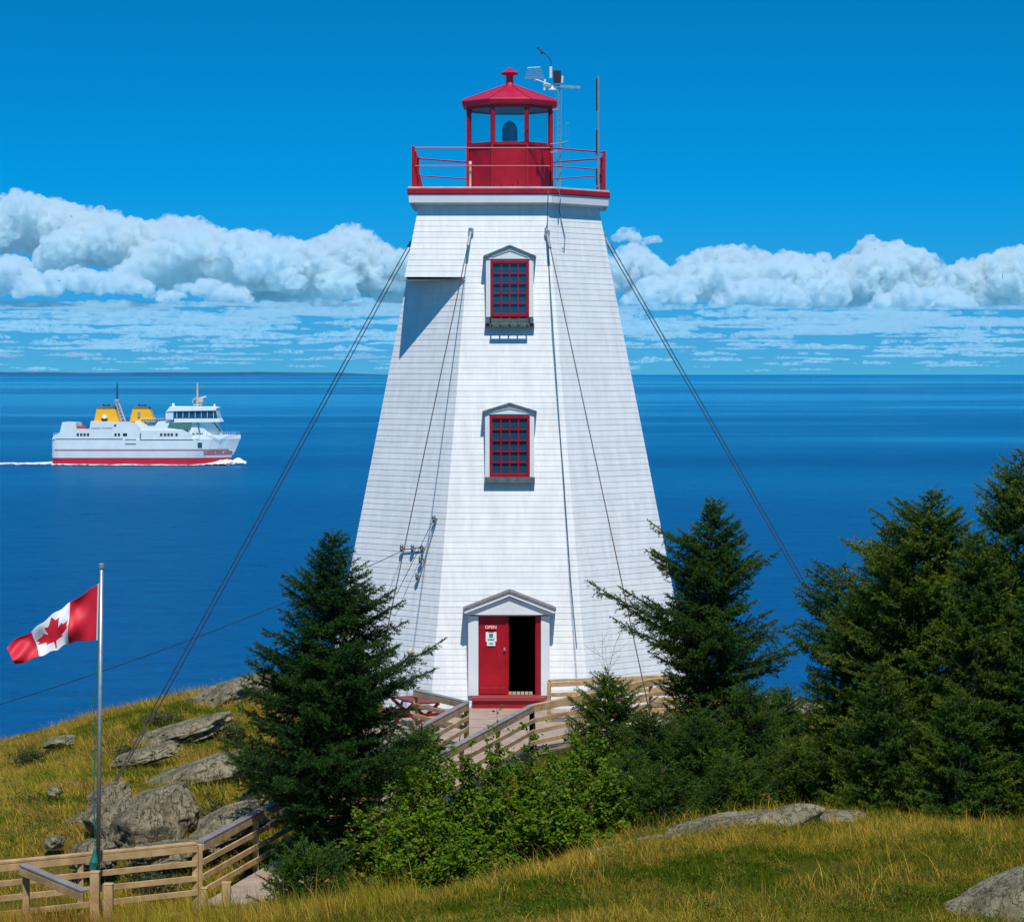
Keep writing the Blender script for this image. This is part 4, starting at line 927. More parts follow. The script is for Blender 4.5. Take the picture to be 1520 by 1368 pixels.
dk = [Vector((-1.15, -12.3, zt_)), Vector((-1.15, -4.75, zt_)), Vector((5.4, -4.75, zt_)), Vector((5.4, -9.4, zt_))]
planks(mb, Vector((-1.2, -12.35, zt_)), Vector((-1.2, -4.9, zt_)), Vector((.55, -4.9, zt_)), Vector((.45, -12.9, zt_)), 52)
planks(mb, Vector((.56, -12.7, zt_ - .003)), Vector((.56, -5.0, zt_ - .003)), Vector((3.4, -5.9, zt_ - .003)), Vector((3.3, -9.9, zt_ - .003)), 44)
planks(mb, Vector((3.42, -9.8, zt_ - .003)), Vector((3.42, -5.6, zt_ - .003)), Vector((5.4, -6.1, zt_ - .003)), Vector((5.4, -8.0, zt_ - .003)), 26)
planks(mb, Vector((-3.6, -11.0, zt_)), Vector((-3.6, -6.4, zt_)), Vector((-1.22, -5.0, zt_)), Vector((-1.22, -12.0, zt_)), 40)
tag(mb.build('boardwalk', M['deck'], bevel=0), 'plank ramp and deck leading up to the lighthouse door', kind='structure')
mb = MB(); mb.beam(B1 + dn + Vector((-.3, -.05, -.12)), Vector((3.3, -9.95, zt_ - .12)), .05, .26); mb.beam(Vector((3.3, -9.95, zt_ - .12)), Vector((5.4, -8.05, zt_ - .12)), .05, .26)
mb.beam(a_ + side + Vector((0, 0, -.14)), b_ + side + Vector((0, 0, -.14)), .05, .24); mb.beam(a_ + Vector((0, 0, -.14)), b_ + Vector((0, 0, -.14)), .05, .24)
tag(mb.build('boardwalk_edge', M['wood']), 'edge boards of the plank ramp and deck', kind='structure')
# handrail end sign-like board by the ramp top
mb = MB(); mb.beam(P(700, 1088, 62.5), P(706, 1058, 63.0), .05, .05); 
# picnic table (red)
pt = empty('picnic_table', (-2.3, -8.6, zt_), 'red picnic table with crossed legs on the deck left of the door', 'table', rz=R(25))
pt.scale = (.78, .78, .85)
for y_ in (-.75, .75):
    mb = MB(); mb.beam((-.45, y_, 0), (.45, y_, .72), .05, .09); mb.beam((.45, y_ + .06, 0), (-.45, y_ + .06, .72), .05, .09); mb.beam((-.75, y_, .40), (.75, y_, .40), .05, .09); mb.build('leg', M['darkred'], pt)
mb = MB()
for i in range(5): mb.box((-.30 + .15 * i, 0, .745), (.13, 1.9, .04))
mb.build('table_top', M['darkred'], pt)
for s_ in (-1, 1):
    mb = MB(); mb.box((s_ * .62, 0, .46), (.12, 1.9, .04)); mb.box((s_ * .76, 0, .46), (.12, 1.9, .04)); mb.build('bench_seat', M['darkred'], pt)

# ------------------------------------------------------------------ flagpole and flag
fp = P(145, 1292, 43.2); fl = empty('flagpole', tuple(fp), 'thin grey metal flagpole behind the fence corner posts', 'flagpole'); hpole = (1292 - 840) / FPX * 43.2
mb = MB(); mb.tube([(0, 0, -.4), (.06, 0, hpole)], [.036, .030], 12); mb.build('pole', M['metal'], fl, smooth=True)
mb = MB(); mb.tube([(.02, -.05, .1)] + [(-.045 + .01 * math.sin(i * 1.3), -.045, .15 + i * .3) for i in range(9)] + [(-.01, -.03, 3.2), (.03, -.03, hpole - .1)], .010, 6); mb.tube([(-.07, -.05, .02), (-.05, -.05, .15), (-.04, -.04, .35)], [.06, .07, .02], 8); mb.build('halyard', M['green'], fl)
mb = MB(); mb.lathe((.06, 0, hpole), [(.03, -.04), (.045, -.03), (.045, .03), (.02, .05)], 12); mb.build('pole_cap', M['metal'], fl)
# flag: 2:1 cloth, hoist at the pole, drooping to the left
leaf = [(0,-.96),(.17,-.60),(.35,-.68),(.25,-.10),(.46,-.31),(.52,-.19),(.78,-.24),(.69,.04),(.80,.10),(.39,.42),(.44,.57),(.05,.50),(.045,.92)]
leaf = leaf + [(-x, y) for x, y in leaf[::-1] if x != 0]
def in_leaf(x, y):
    c = False; n = len(leaf)
    for i in range(n):
        x0, y0 = leaf[i]; x1, y1 = leaf[(i + 1) % n]
        if (y0 > y) != (y1 > y) and x < (x1 - x0) * (y - y0) / (y1 - y0) + x0: c = not c
    return c
NU, NV = 240, 120; FDp = 43.2
us = np.linspace(0, 1, NU + 1); vs_ = np.linspace(0, 1, NV + 1)
tx = np.interp(us, [0, .25, .5, .75, .93, 1], [146, 106, 80, 52, 25, 17]); ty = np.interp(us, [0, .25, .5, .75, .93, 1], [867, 893, 911, 934, 948, 956])
bx = np.interp(us, [0, .25, .5, .75, .93, 1], [144, 105, 88, 65, 40, 31]); by = np.interp(us, [0, .25, .5, .75, .93, 1], [948, 952, 962, 970, 979, 982])
fv = []
for j in range(NV + 1):
    for i in range(NU + 1):
        v_ = vs_[j]; q = P(tx[i] * (1 - v_) + bx[i] * v_, ty[i] * (1 - v_) + by[i] * v_, FDp)
        u_ = us[i]; amp = .07 * min(1, u_ * 5); mid = math.exp(-((u_ - .5) / .2) ** 2); dep = amp * (1 - .75 * mid) * math.sin(9.5 * u_ + 6.0 * v_ * (1 - .4 * u_) - 1.0) + amp * .4 * (1 - mid) * math.sin(17 * u_ - 8 * v_ + .5) - .10 * math.exp(-((u_ - .27 + .05 * v_) / .05) ** 2) * v_
        fv.append(q + Vector((0, -.08 + dep - .35 * u_, .012 * math.sin(30 * u_ + 3 * v_))) - fp)
mbf = MB(); fa, fb = [], []; W1 = NU + 1
for j in range(NV):
    for i in range(NU):
        u_, v_ = (i + .5) / NU, (j + .5) / NV; f_ = (j * W1 + i, j * W1 + i + 1, (j + 1) * W1 + i + 1, (j + 1) * W1 + i)
        red = u_ < .25 or u_ > .75 or in_leaf((u_ - .5) * 2 / .60, (v_ - .5) * 2 / .92)
        (fa if red else fb).append(f_)
mbf.add(fv, fa, M['flagred']); k_ = mbf.slot(M['flagwhite']); mbf.f += fb; mbf.mi += [k_] * len(fb)
fg = mbf.build('flag', None, None, tuple(fp), smooth=True, recalc=False)
sol = fg.modifiers.new('thick', 'SOLIDIFY'); sol.thickness = .004
tag(fg, 'red and white maple leaf flag drooping from the flagpole', 'flag')
mb = MB(); mb.tube([P(146, 866, 43.15) - fp, P(144, 950, 43.15) - fp], .012, 6); mb.build('hoist_rope', M['white'], fg)

# ------------------------------------------------------------------ spruces
def interp_prof(prof, y):
    ys = [p[0] for p in prof]; return np.interp(y, ys, [p[1] for p in prof]), np.interp(y, ys, [p[2] for p in prof])
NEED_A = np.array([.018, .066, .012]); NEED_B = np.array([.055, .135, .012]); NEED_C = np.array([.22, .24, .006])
def spruce(apex, base, D, prof, label, dens=1.0, seed=1, whorl=.2, yel=.2, depth=.8, name='spruce_tree', gapp=.12, upt=0.0, kb=6, group='dark green spruces around the lighthouse', nl=.046, nw=.0125, bend=0, tone=(1, 1, 1)):
    r_ = np.random.default_rng(seed); k = D / FPX; top = P(apex[0], apex[1], D); bot = P(base[0], base[1], D); zg = Hf(bot.x, bot.y)
    o = empty(name, (bot.x, bot.y, min(zg, bot.z)), label, 'spruce', group); O = Vector(o.location)
    Ht = top.z - O.z; wood = MB()
    def axis(z):      # local z -> local xy of the trunk
        t = max(0, min(1, z / Ht)); return np.array([(top.x - bot.x) * t + bend * math.sin(t * math.pi) + .04 * math.sin(t * 9 + seed), .04 * math.cos(t * 7 + seed), z])
    tr = .013 * Ht + .02; whorl *= .66
    wood.tube([axis(Ht * i / 14) for i in range(15)], [tr * (1 - .93 * i / 14) for i in range(15)], 8)
    S0, S1, SC = [], [], []           # twig segments
    z = .12
    while z < Ht - .05:
        row = HY - (z + O.z - CZ) / k      # photo row of this height
        xl, xr = interp_prof(prof, row); xc = 760 + (axis(z)[0] + O.x) / k
        el, er = max(4, xc - xl) * k, max(4, xr - xc) * k
        n = kb + (1 if r_.random() < .5 else 0); ph = r_.random() * 6.28
        tt = z / Ht
        for b in range(n):
            if r_.random() < gapp + .03: continue
            phi = ph + b * 6.283 / n + r_.normal(0, .25); cx, sy = math.cos(phi), math.sin(phi)
            ext = er if cx > 0 else el; dep_ = (el + er) / 2 * depth
            Lb = 1 / math.sqrt((cx / ext) ** 2 + (sy / dep_) ** 2) * r_.uniform(.66, 1.2)
            if abs(cx) > .8: Lb *= 1.05
            rise = (.55 * tt ** 1.5 - .02 + upt) + r_.normal(0, .07)
            p0 = axis(z + r_.uniform(-.09, .09)); ns = max(3, int(Lb / .14)); pts = []
            dirh = np.array([cx, sy, 0.]); sid = np.array([-sy, cx, 0.]); wob = r_.normal(0, .05)
            for i in range(ns + 1):
                s = i / ns; pts.append(p0 + dirh * Lb * s + sid * wob * Lb * s * s + np.array([0, 0, Lb * (rise * s - .16 * s * (1 - s) * 2 * (1 - tt) + .10 * s * s)]))
            wood.tube(pts, [max(.003, .012 * Lb * (1 - .85 * i / ns) + .003) for i in range(ns + 1)], 4, cap=False)
            pts = np.array(pts); seg = np.linalg.norm(np.diff(pts, axis=0), axis=1).sum()
            nlat = max(4, int(seg / .055 * dens)); start = .14 if Lb > .5 else .04
            for q in range(nlat):
                s = start + (1 - start) * (q + r_.random()) / nlat; f = s * ns; i = min(ns - 1, int(f)); pc = pts[i] + (pts[i + 1] - pts[i]) * (f - i)
                sd_ = 1 if q % 2 else -1; ll = min(.42, .36 * Lb * (1 - s) ** .8 + .07) * r_.uniform(.6, 1.15)
                ang = r_.uniform(.6, 1.05); d = dirh * math.cos(ang) + sid * sd_ * math.sin(ang) + np.array([0, 0, r_.normal(.15, .38)]); d /= np.linalg.norm(d)
                e_ = pc + d * ll + np.array([0, 0, -.10 * ll]); S0.append(pc); S1.append(e_); SC.append(s)
                if ll > .14:
                    for h in range(int(ll / .07)):
                        w_ = (h + .6) * .07 / ll
                        if w_ > 1: break
                        pb = pc + (e_ - pc) * w_; d2 = d * .7 + r_.normal(0, .55, 3) * np.array([1, 1, .7]) + np.array([0, 0, .12]); d2 /= np.linalg.norm(d2)
                        S0.append(pb); S1.append(pb + d2 * r_.uniform(.05, .13)); SC.append(s)
            S0 += [pts[-2]]; S1 += [pts[-1] + (pts[-1] - pts[-2]) * .3]; SC += [1.0]
            for i in range(ns):       # needles along the outer branch
                if i / ns > .2: S0.append(pts[i]); S1.append(pts[i + 1]); SC.append(i / ns)
        z += whorl * r_.uniform(.7, 1.25) * (1 - .35 * tt)
    for i in range(6):
        S0.append(axis(Ht - .35 + i * .05)); S1.append(axis(Ht - .28 + i * .06) + np.array([0, 0, .03])); SC.append(1.0)
    S0, S1, SC = np.array(S0), np.array(S1), np.array(SC)
    ln = np.linalg.norm(S1 - S0, axis=1); cnt = np.maximum(2, (ln / .0085 * dens).astype(int)); idx = np.repeat(np.arange(len(S0)), cnt); N = len(idx)
    t = r_.random(N)[:, None]; base_ = S0[idx] + (S1 - S0)[idx] * t; ax = ((S1 - S0) / ln[:, None])[idx]
    rnd = r_.normal(size=(N, 3)); rnd[:, 2] += .25; rnd -= (rnd * ax).sum(1)[:, None] * ax; rnd /= np.linalg.norm(rnd, axis=1)[:, None]
    dr = ax * .75 + rnd; dr /= np.linalg.norm(dr, axis=1)[:, None]
    wd = np.cross(dr, r_.normal(size=(N, 3))); wd /= np.linalg.norm(wd, axis=1)[:, None]
    L_ = (nl * r_.uniform(.7, 1.2, N))[:, None]; wv = wd * nw * .5
    Vv = np.stack([base_ - wv, base_ + wv, base_ + dr * L_], 1).reshape(-1, 3)
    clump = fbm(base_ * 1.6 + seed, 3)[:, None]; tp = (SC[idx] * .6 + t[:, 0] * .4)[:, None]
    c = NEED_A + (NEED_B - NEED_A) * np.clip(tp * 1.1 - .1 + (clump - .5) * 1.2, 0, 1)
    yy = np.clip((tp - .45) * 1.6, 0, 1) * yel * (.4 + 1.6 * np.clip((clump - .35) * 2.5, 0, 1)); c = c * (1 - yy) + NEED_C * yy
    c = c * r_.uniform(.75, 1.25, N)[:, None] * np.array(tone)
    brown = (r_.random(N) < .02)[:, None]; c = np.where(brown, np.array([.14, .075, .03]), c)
    tw_ = np.repeat(c, 3, axis=0)
    tk = wood.build('trunk', M['bark'], o, smooth=True, recalc=False)
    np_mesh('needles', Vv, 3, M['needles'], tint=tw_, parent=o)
    return o, N
TOT = 0
def sp_(*a, **k):
    global TOT
    o, n = spruce(*a, **k); TOT += n; return o
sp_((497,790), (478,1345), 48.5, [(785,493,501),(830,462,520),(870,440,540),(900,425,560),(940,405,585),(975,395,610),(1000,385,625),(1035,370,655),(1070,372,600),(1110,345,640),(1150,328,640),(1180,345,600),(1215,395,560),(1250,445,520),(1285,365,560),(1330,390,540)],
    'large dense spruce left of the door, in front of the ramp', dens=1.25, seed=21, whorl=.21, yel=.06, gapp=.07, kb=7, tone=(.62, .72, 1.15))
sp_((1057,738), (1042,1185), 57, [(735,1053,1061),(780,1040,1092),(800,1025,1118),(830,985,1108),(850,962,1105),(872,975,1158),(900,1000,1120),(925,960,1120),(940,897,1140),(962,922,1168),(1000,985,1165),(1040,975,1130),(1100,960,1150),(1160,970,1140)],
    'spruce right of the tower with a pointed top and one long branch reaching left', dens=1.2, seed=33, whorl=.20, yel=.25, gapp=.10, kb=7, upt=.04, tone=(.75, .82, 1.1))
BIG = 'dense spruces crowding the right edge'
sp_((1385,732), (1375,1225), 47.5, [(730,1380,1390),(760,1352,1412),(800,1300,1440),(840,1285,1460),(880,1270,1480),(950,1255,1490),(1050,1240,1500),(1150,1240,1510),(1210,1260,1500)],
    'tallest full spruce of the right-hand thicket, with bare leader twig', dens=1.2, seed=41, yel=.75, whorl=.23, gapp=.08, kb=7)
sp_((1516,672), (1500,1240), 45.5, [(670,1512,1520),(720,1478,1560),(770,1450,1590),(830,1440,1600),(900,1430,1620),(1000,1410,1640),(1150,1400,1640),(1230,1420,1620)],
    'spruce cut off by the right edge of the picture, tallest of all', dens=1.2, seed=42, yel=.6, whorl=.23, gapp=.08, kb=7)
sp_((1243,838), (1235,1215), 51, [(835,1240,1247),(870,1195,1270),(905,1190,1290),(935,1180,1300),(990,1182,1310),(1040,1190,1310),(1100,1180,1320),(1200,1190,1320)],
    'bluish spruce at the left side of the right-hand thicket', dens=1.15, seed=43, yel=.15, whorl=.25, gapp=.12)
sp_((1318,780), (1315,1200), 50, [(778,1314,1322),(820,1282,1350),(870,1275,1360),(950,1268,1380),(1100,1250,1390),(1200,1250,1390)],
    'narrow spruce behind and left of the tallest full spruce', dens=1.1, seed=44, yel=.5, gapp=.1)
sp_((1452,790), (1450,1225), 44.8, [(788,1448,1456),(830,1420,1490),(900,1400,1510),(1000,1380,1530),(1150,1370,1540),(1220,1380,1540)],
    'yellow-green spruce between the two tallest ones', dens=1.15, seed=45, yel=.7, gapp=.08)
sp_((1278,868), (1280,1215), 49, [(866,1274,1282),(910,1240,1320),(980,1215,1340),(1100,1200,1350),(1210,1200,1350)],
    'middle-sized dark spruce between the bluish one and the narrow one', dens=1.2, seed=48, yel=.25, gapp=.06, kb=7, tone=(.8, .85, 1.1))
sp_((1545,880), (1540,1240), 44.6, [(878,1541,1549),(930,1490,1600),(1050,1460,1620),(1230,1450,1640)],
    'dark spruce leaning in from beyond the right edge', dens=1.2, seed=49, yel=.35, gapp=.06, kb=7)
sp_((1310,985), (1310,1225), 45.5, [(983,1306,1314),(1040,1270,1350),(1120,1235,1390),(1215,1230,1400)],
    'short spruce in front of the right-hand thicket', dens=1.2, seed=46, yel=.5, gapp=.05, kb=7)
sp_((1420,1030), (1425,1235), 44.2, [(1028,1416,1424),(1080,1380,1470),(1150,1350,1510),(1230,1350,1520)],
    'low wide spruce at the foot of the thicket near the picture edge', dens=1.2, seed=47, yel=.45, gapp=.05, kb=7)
SM = 'young spruces in front of the deck'
small = [
 ((902,998), (902,1185), 53, [(996,899,905),(1040,872,940),(1075,846,965),(1120,840,975),(1180,850,970)], 'young spruce with dead bare twigs on top, in front of the deck', .35, 51),
 ((968,1062), (968,1205), 52, [(1060,964,972),(1100,930,1010),(1150,905,1030),(1200,905,1030)], 'small spruce next right of the bare-topped one', .35, 52),
 ((1040,1060), (1042,1215), 51.5, [(1058,1036,1044),(1100,1000,1085),(1150,975,1105),(1210,980,1100)], 'small dark spruce under the trunk of the leaning spruce', .15, 53),
 ((1110,1018), (1115,1200), 54, [(1016,1106,1114),(1050,1080,1150),(1100,1065,1170),(1195,1060,1170)], 'small spruce below the right side of the leaning spruce', .15, 54),
 ((1088,1120), (1090,1225), 48.5, [(1118,1084,1092),(1150,1040,1130),(1215,1010,1160)], 'squat spruce just above the grey ledge', .3, 55),
 ((1185,1100), (1185,1215), 49, [(1098,1181,1189),(1140,1140,1235),(1210,1130,1245)], 'squat bright spruce by the gap with the brown rock', .45, 56),
 ((1240,1085), (1245,1215), 48, [(1083,1236,1244),(1130,1200,1290),(1210,1190,1300)], 'squat spruce between the gap and the thicket', .3, 57),
 ((985,1140), (985,1255), 47.5, [(1138,981,989),(1180,930,1030),(1240,920,1050)], 'low spruce nearest the left end of the grey ledge', .2, 58),
 ((935,1120), (935,1250), 49.5, [(1118,931,939),(1160,895,980),(1240,890,990)], 'low spruce between the leafy shrubs and the young spruces', .2, 59),
 ((1160,1020), (1165,1130), 60, [(1018,1156,1164),(1060,1125,1195),(1125,1120,1200)], 'small spruce far back in the gap near the flat rock', .1, 60),
 ((455,1262), (455,1368), 44.5, [(1260,451,459),(1290,405,515),(1340,380,540)], 'low spreading spruce at the foot of the large left spruce', .15, 61),
 ((395,1105), (400,1215), 53, [(1103,391,399),(1140,345,430),(1200,350,440)], 'small spruce at the left flank of the large left spruce', .15, 62),
 ((625,1085), (612,1200), 51.5, [(1083,621,629),(1110,575,655),(1160,560,665),(1195,570,650)], 'small spruce at the right flank of the large left spruce', .1, 63),
]
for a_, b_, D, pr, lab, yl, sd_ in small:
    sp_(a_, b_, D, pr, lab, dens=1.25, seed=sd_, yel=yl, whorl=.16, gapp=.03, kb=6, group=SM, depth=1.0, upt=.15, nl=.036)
print('needles', TOT)
# bare dead twigs
def twigs(px, py, D, h, n, spread, label, seed, m='dead'):
    r_ = random.Random(seed); c = P(px, py, D); mb = MB()
    def br(p, d, L_, r, lv):
        q = [p]; 
        for i in range(4): d = (d + Vector((r_.gauss(0, .12), r_.gauss(0, .12), .03))).normalized(); q.append(q[-1] + d * L_ / 4)
        mb.tube(q, [r, r * .8, r * .6, r * .45, r * .25], 4, cap=False)
        if lv:
            for i in range(3): br(q[1 + i], (d + Vector((r_.gauss(0, .7), r_.gauss(0, .5), .1))).normalized(), L_ * .45, r * .5, lv - 1)
    for i in range(n): br(Vector((0, 0, 0)), Vector((r_.gauss(0, spread), r_.gauss(0, spread * .6), 1)).normalized(), h * r_.uniform(.6, 1), .008, 2)
    o = mb.build('dead_twigs', M[m], None, tuple(c)); return tag(o, label, 'twigs')
twigs(903, 1015, 53, 1.15, 3, .22, 'bare grey dead twigs sticking out of the young spruce top', 4)
twigs(1215, 1175, 50, .75, 5, .5, 'bare brush in the gap between small spruces', 5)
twigs(1150, 1130, 58, .8, 5, .7, 'tangle of brown dead branches over the brown rock', 6)
twigs(1385, 752, 47.5, .5, 1, .05, 'bare leader twig on the tallest full spruce', 7, 'bark')

# ------------------------------------------------------------------ leafy shrubs
def shrub(px, ytop, ybot, D, wpx, label, seed, n=2600, col=(.10, .185, .004), group='leafy green shrubs below the ramp', leafsz=.066, depth=None, name='leafy_shrub', airy=.5):
    r_ = np.random.default_rng(seed); k = D / FPX; b = P(px, ybot, D); b.z = max(Hf(b.x, b.y) - .02, b.z - .3) if False else min(Hf(b.x, b.y), b.z + .2)
    Ht = (CZ + (HY - ytop) * k) - b.z; rad = wpx * k / 2
    o = empty(name, tuple(b), label, 'shrub', group); mb = MB(); tips = []
    for i in range(26):
        a = r_.random() * 6.28; rr_ = rad * math.sqrt(r_.random()); hh = Ht * (1 - .55 * (rr_ / rad) ** 2) * r_.uniform(.75, 1.0) if i else Ht
        if not i: rr_ = 0
        e_ = np.array([math.cos(a) * rr_, math.sin(a) * rr_ * .9, hh]); p0 = e_ * np.array([.15, .15, 0]); pts = [p0 + (e_ - p0) * t + np.array([0, 0, 0]) + r_.normal(0, .03, 3) * (t > 0) for t in np.linspace(0, 1, 6)]
        pts[1:5] = [p * np.array([.8, .8, 1]) for p in pts[1:5]]
        mb.tube(pts, [.014, .012, .010, .008, .005, .003], 4, cap=False)
        for q in range(14):
            t = .25 + .75 * (q + r_.random()) / 14; f = t * 5; ix = min(4, int(f)); pc = pts[ix] + (pts[ix + 1] - pts[ix]) * (f - ix)
            d = r_.normal(size=3) * np.array([1, 1, .6]) + np.array([0, 0, .35]); d /= np.linalg.norm(d); L_ = r_.uniform(.12, .38) * (1.1 - .5 * t)
            mb.tube([pc, pc + d * L_], [.004, .002], 3, cap=False); tips.append((pc, pc + d * L_))
    T0 = np.array([t[0] for t in tips]); T1 = np.array([t[1] for t in tips]); idx = r_.integers(0, len(tips), n); t = r_.random(n)[:, None] ** .6 * 1.15
    c = T0[idx] + (T1 - T0)[idx] * t + r_.normal(0, .025, (n, 3)); c[:, 2] = np.maximum(c[:, 2], .03)
    ax = r_.normal(size=(n, 3)) * np.array([1, 1, .5]); ax[:, 2] -= .1; ax /= np.linalg.norm(ax, axis=1)[:, None]
    up_ = r_.normal(size=(n, 3)) * .7 + np.array([0, -.25, 1.0]); sd__ = np.cross(ax, up_); sd__ /= np.linalg.norm(sd__, axis=1)[:, None]; nn = np.cross(sd__, ax)
    L_ = (leafsz * r_.uniform(.6, 1.3, n))[:, None]; w = L_ * .36
    Vv = np.stack([c, c + ax * L_ * .3 + sd__ * w * .8 + nn * L_ * .05, c + ax * L_ * .68 + sd__ * w * .75 + nn * L_ * .05, c + ax * L_, c + ax * L_ * .68 - sd__ * w * .75 + nn * L_ * .05, c + ax * L_ * .3 - sd__ * w * .8 + nn * L_ * .05], 1).reshape(-1, 3)
    C = np.array(col) * r_.uniform(.55, 1.5, n)[:, None]; y_ = r_.random(n)[:, None]; C = np.where(y_ < .09, np.array([.26, .24, .02]), C); C = np.where(y_ > .985, np.array([.22, .10, .03]), C)
    mb.build('stems', M['stem'], o, recalc=False); np_mesh('leaves', Vv, 6, M['leaf'], tint=np.repeat(C, 6, axis=0), parent=o); return o
shr = [(738,1050,1300,48.5,90,'tall thin leafy shrub whose top sprig reaches the ramp below the door',2600),
 (640,1095,1320,48,180,'leafy shrub beside the right side of the large left spruce',7000),(700,1105,1325,46.5,190,'full leafy shrub left of centre at the bottom',8000),
 (785,1085,1315,47,190,'yellow-dotted leafy shrub in the middle of the thicket',8000),(850,1085,1300,48.5,160,'leafy shrub under the curved deck fence',6500),
 (895,1130,1290,47.5,140,'leafy shrub touching the young spruces',5200),(575,1170,1345,46,150,'low leafy shrub at the foot of the large left spruce',5600),
 (630,1190,1345,44.5,180,'lowest leafy shrub above the near grass',6500),(730,1180,1330,44.2,190,'low leafy shrub where the near grass begins',6500),
 (870,1075,1260,50.5,150,'leafy shrub filling the gap under the end of the deck',6000),(815,1110,1280,49.5,160,'leafy shrub just below the deck edge boards',6000),
 (605,1255,1368,43.2,130,'leafy shrub reaching down into the tall grass stalks',3600),(690,1240,1350,43.3,160,'lowest bright shrub at the edge of the near turf',4200),
 (820,1165,1312,44.4,190,'low leafy shrub left of the grey ledge',6500),(525,1150,1300,49.5,80,'dull leafy shrub half behind the large left spruce',1400)]
for i, (px, yt, yb, D, w, lab, n) in enumerate(shr): shrub(px, yt, yb, D, w, lab, 70 + i, int(n * 1.25))
# small bushes on the left slope
for i, (px, yt, yb, D, w, lab) in enumerate(((45,1112,1132,68,70,'dark low bush at the cliff edge far left'),(45,1178,1215,56,80,'round dark green bush on the far left slope'),(240,1058,1080,70,70,'green bush on the brow where the guy wires cross it'),(190,1108,1125,66,60,'bright green low plants on the left slope'),(345,1068,1090,66,50,'small dark bush by the spruce on the brow'),(225,1290,1330,47.5,120,'low green plants behind the fence right of the flagpole'),(320,1180,1225,53,60,'green bush between two grey rocks'))):
    shrub(px, yt, yb + 6, D, w, lab, 90 + i, 1500, (.045, .085, .015), 'small bushes on the grassy slope', .045, name='bush')

# ------------------------------------------------------------------ grass
def grass(name, label, n, region, hmin, hmax, cols, seed, wid=.009, lean=.35, clear=None, clump=.5, wind=(-.15, 0)):
    r_ = np.random.default_rng(seed); px0, px1, D0, D1 = region
    D = np.sqrt(r_.uniform(D0 ** 2, D1 ** 2, n)); X0 = (r_.uniform(px0, px1, n) - 760) / FPX * D; Y0 = D - CD
    cl_ = fbm(np.c_[X0 * .9, Y0 * .9, np.zeros(n) + seed], 4); keep = r_.random(n) < np.clip(.35 + (cl_ - .42) * 5 * clump + (1 - clump), .05, 1)
    if clear is not None: keep &= ~clear(X0, Y0)
    X0, Y0, cl_ = X0[keep], Y0[keep], cl_[keep]; n = len(X0); Z0_ = H(X0, Y0) - .02
    h = r_.uniform(hmin, hmax, n) * (.45 + .8 * np.clip((cl_ - .3) * 2.2, 0, 1)) * (.7 + 1.1 * r_.random(n) ** 5); a = r_.random(n) * 6.283
    lx = r_.normal(wind[0], lean, n) * h; ly = r_.normal(wind[1], lean, n) * h; w = wid * r_.uniform(.6, 1.4, n)
    wx, wy = np.cos(a) * w / 2, np.sin(a) * w / 2
    b = np.c_[X0, Y0, Z0_]; m = b + np.c_[lx * .35, ly * .35, h * .6]; e_ = b + np.c_[lx, ly, h * .97]; wv = np.c_[wx, wy, wx * 0]
    Vv = np.stack([b - wv, b + wv, m + wv * .7, e_, m - wv * .7], 1).reshape(-1, 3)
    f2 = fbm(np.c_[X0 * .45, Y0 * .45, np.zeros(n) + seed + 5], 3); f3 = fbm(np.c_[X0 * 2.6, Y0 * 2.6, np.zeros(n) + seed + 9], 3); sel = np.clip((f2 - .38) * 2.8 + (f3 - .5) * 2.6 + .1 + r_.normal(0, .25, n), 0, .999)
    cols = np.array(cols); ci = sel * (len(cols) - 1); i = ci.astype(int); f = (ci - i)[:, None]; c = cols[i] * (1 - f) + cols[i + 1] * f; c = c * r_.uniform(.75, 1.75, n)[:, None]
    c5 = np.repeat(c, 5, axis=0).reshape(n, 5, 3); c5[:, 3] = c5[:, 3] * 1.0
    tri = (np.arange(n)[:, None, None] * 5 + np.array([[0, 1, 2], [0, 2, 4], [4, 2, 3]])[None]).reshape(-1, 3)
    o = np_mesh(name, Vv, 3, M['grass'], tint=c5.reshape(-1, 3), faces=tri); return tag(o, label, 'grass', kind='stuff')
G1c, G2c, O1, O2, O3 = (.07, .115, .006), (.17, .20, .008), (.40, .30, .025), (.56, .37, .055), (.30, .15, .03)
def clear_walk(x, y):
    t = np.clip((y - A1.y) / (A2.y - A1.y), 0, 1); xl = A1.x + (A2.x - A1.x) * t
    on = (y > A1.y - .2) & (y < A2.y + 1) & (x > xl - .05) & (x < xl + 1.6)
    on |= (x < A1.x + 1.2) & (y > A0.y - 1.5 + (x - A0.x) * .38) & (y < A0.y + .1 + (x - A0.x) * .38)
    on |= (np.abs(x) < 4.9) & (np.abs(y) < 4.9); on |= (x > -3.8) & (x < 5.5) & (y > -12.6) & (y < -4.5)
    return on
def no_rock(x, y):
    px = 760 + x / (y + CD) * FPX
    return clear_walk(x, y) | ((px > 870) & (px < 1270) & (y + CD > 41.5 + (px - 840) * .0036) & (y + CD < 43.2 + (px - 840) * .0036))
grass('near_turf_grass', 'short green and ochre turf on the near knoll', 600000, (330, 1840, 28.5, 46.5), .03, .14, [G1c, G1c, (.11, .14, .01), (.22, .20, .014), (.27, .19, .03), (.36, .25, .03)], 5, .009, .55, no_rock, .55)
grass('near_tufts', 'taller rough tufts standing in the near turf', 70000, (330, 1840, 30, 46.0), .10, .30, [G1c, (.14, .16, .012), (.30, .22, .03), (.24, .12, .03), O2], 15, .007, .45, no_rock, 1.0)
grass('near_dry_grass', 'longer dry golden grass along the crest of the knoll', 30000, (1180, 1950, 40, 47), .08, .24, [G2c, O1, O2, O2], 6, .006, .4, no_rock, .9)
grass('tall_stalks', 'tall dry grass stalks at the bottom left', 30000, (-150, 620, 38.0, 42.6), .12, .46, [G2c, O1, O1, O2, O3], 7, .007, .22, None, .8)
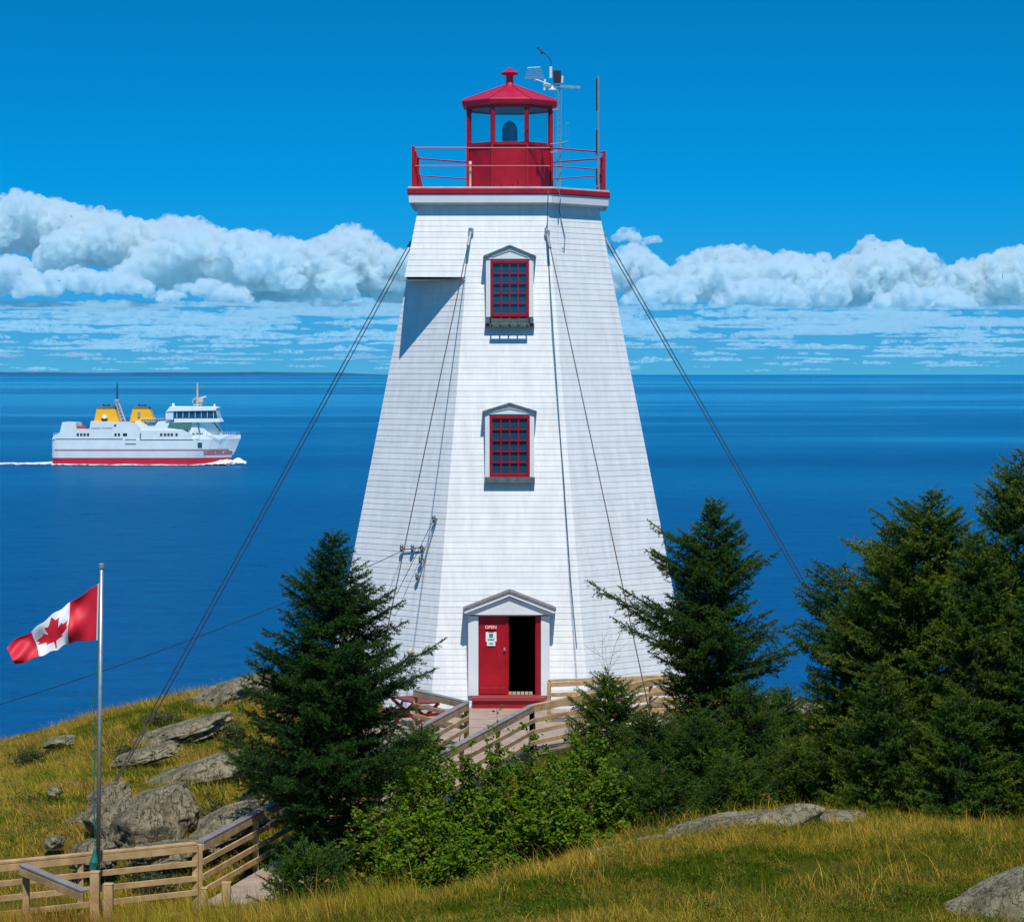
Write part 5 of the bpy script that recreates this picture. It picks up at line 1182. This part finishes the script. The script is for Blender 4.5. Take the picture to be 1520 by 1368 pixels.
grass('slope_grass', 'golden and green grass on the left slope', 330000, (-250, 560, 46.5, 76), .07, .24, [G1c, G2c, O1, O2, O2, (.34, .22, .05)], 8, .008, .4, clear_walk, .5, (-.3, 0))
grass('far_grass', 'dry grass behind the spruces and around the tower', 90000, (500, 2000, 47, 80), .08, .22, [G1c, G2c, O1, O1], 9, .010, .35, clear_walk, .5)

def weeds(n, region, seed, name, label, cols, hh, lw, cl=None):
    r_ = np.random.default_rng(seed); px0, px1, D0, D1 = region; D = np.sqrt(r_.uniform(D0 ** 2, D1 ** 2, n)); X0 = (r_.uniform(px0, px1, n) - 760) / FPX * D; Y0 = D - CD
    cl_ = fbm(np.c_[X0 * 1.1, Y0 * 1.1, np.zeros(n) + seed], 3); keep = cl_ > .47
    if cl is not None: keep &= ~cl(X0, Y0)
    X0, Y0 = X0[keep], Y0[keep]; m_ = len(X0); k = 16; X0, Y0 = np.repeat(X0, k), np.repeat(Y0, k); N = m_ * k
    a = r_.random(N) * 6.283; L_ = r_.uniform(.5, 1.3, N) * lw; zz = r_.random(N) * np.repeat(r_.uniform(.4, 1, m_), k) * hh; rad = r_.random(N) * .09
    b = np.c_[X0 + np.cos(a) * rad, Y0 + np.sin(a) * rad, H(X0, Y0) + zz]; d = np.c_[np.cos(a) * .8, np.sin(a) * .8, r_.uniform(-.1, .8, N)]; sd = np.c_[-np.sin(a), np.cos(a), r_.normal(0, .4, N)]
    L_ = L_[:, None]; Vv = np.stack([b, b + d * L_ * .5 + sd * L_ * .28, b + d * L_, b + d * L_ * .5 - sd * L_ * .28], 1).reshape(-1, 3)
    c = np.array(cols)[r_.integers(0, len(cols), N)] * r_.uniform(.6, 1.4, N)[:, None]
    tag(np_mesh(name, Vv, 4, M['leaf'], tint=np.repeat(c, 4, axis=0)), label, 'weeds', kind='stuff')
weeds(9000, (330, 1640, 28.5, 45.5), 31, 'low_weeds', 'low leafy weeds scattered through the near turf', [(.06, .12, .008), (.12, .17, .01), (.22, .19, .02), (.16, .09, .02)], .14, .035, no_rock)
weeds(3000, (-250, 460, 47.5, 72), 32, 'slope_weeds', 'low green weeds between the grass of the left slope', [(.05, .11, .01), (.10, .16, .01), (.20, .17, .02)], .25, .05, clear_walk)
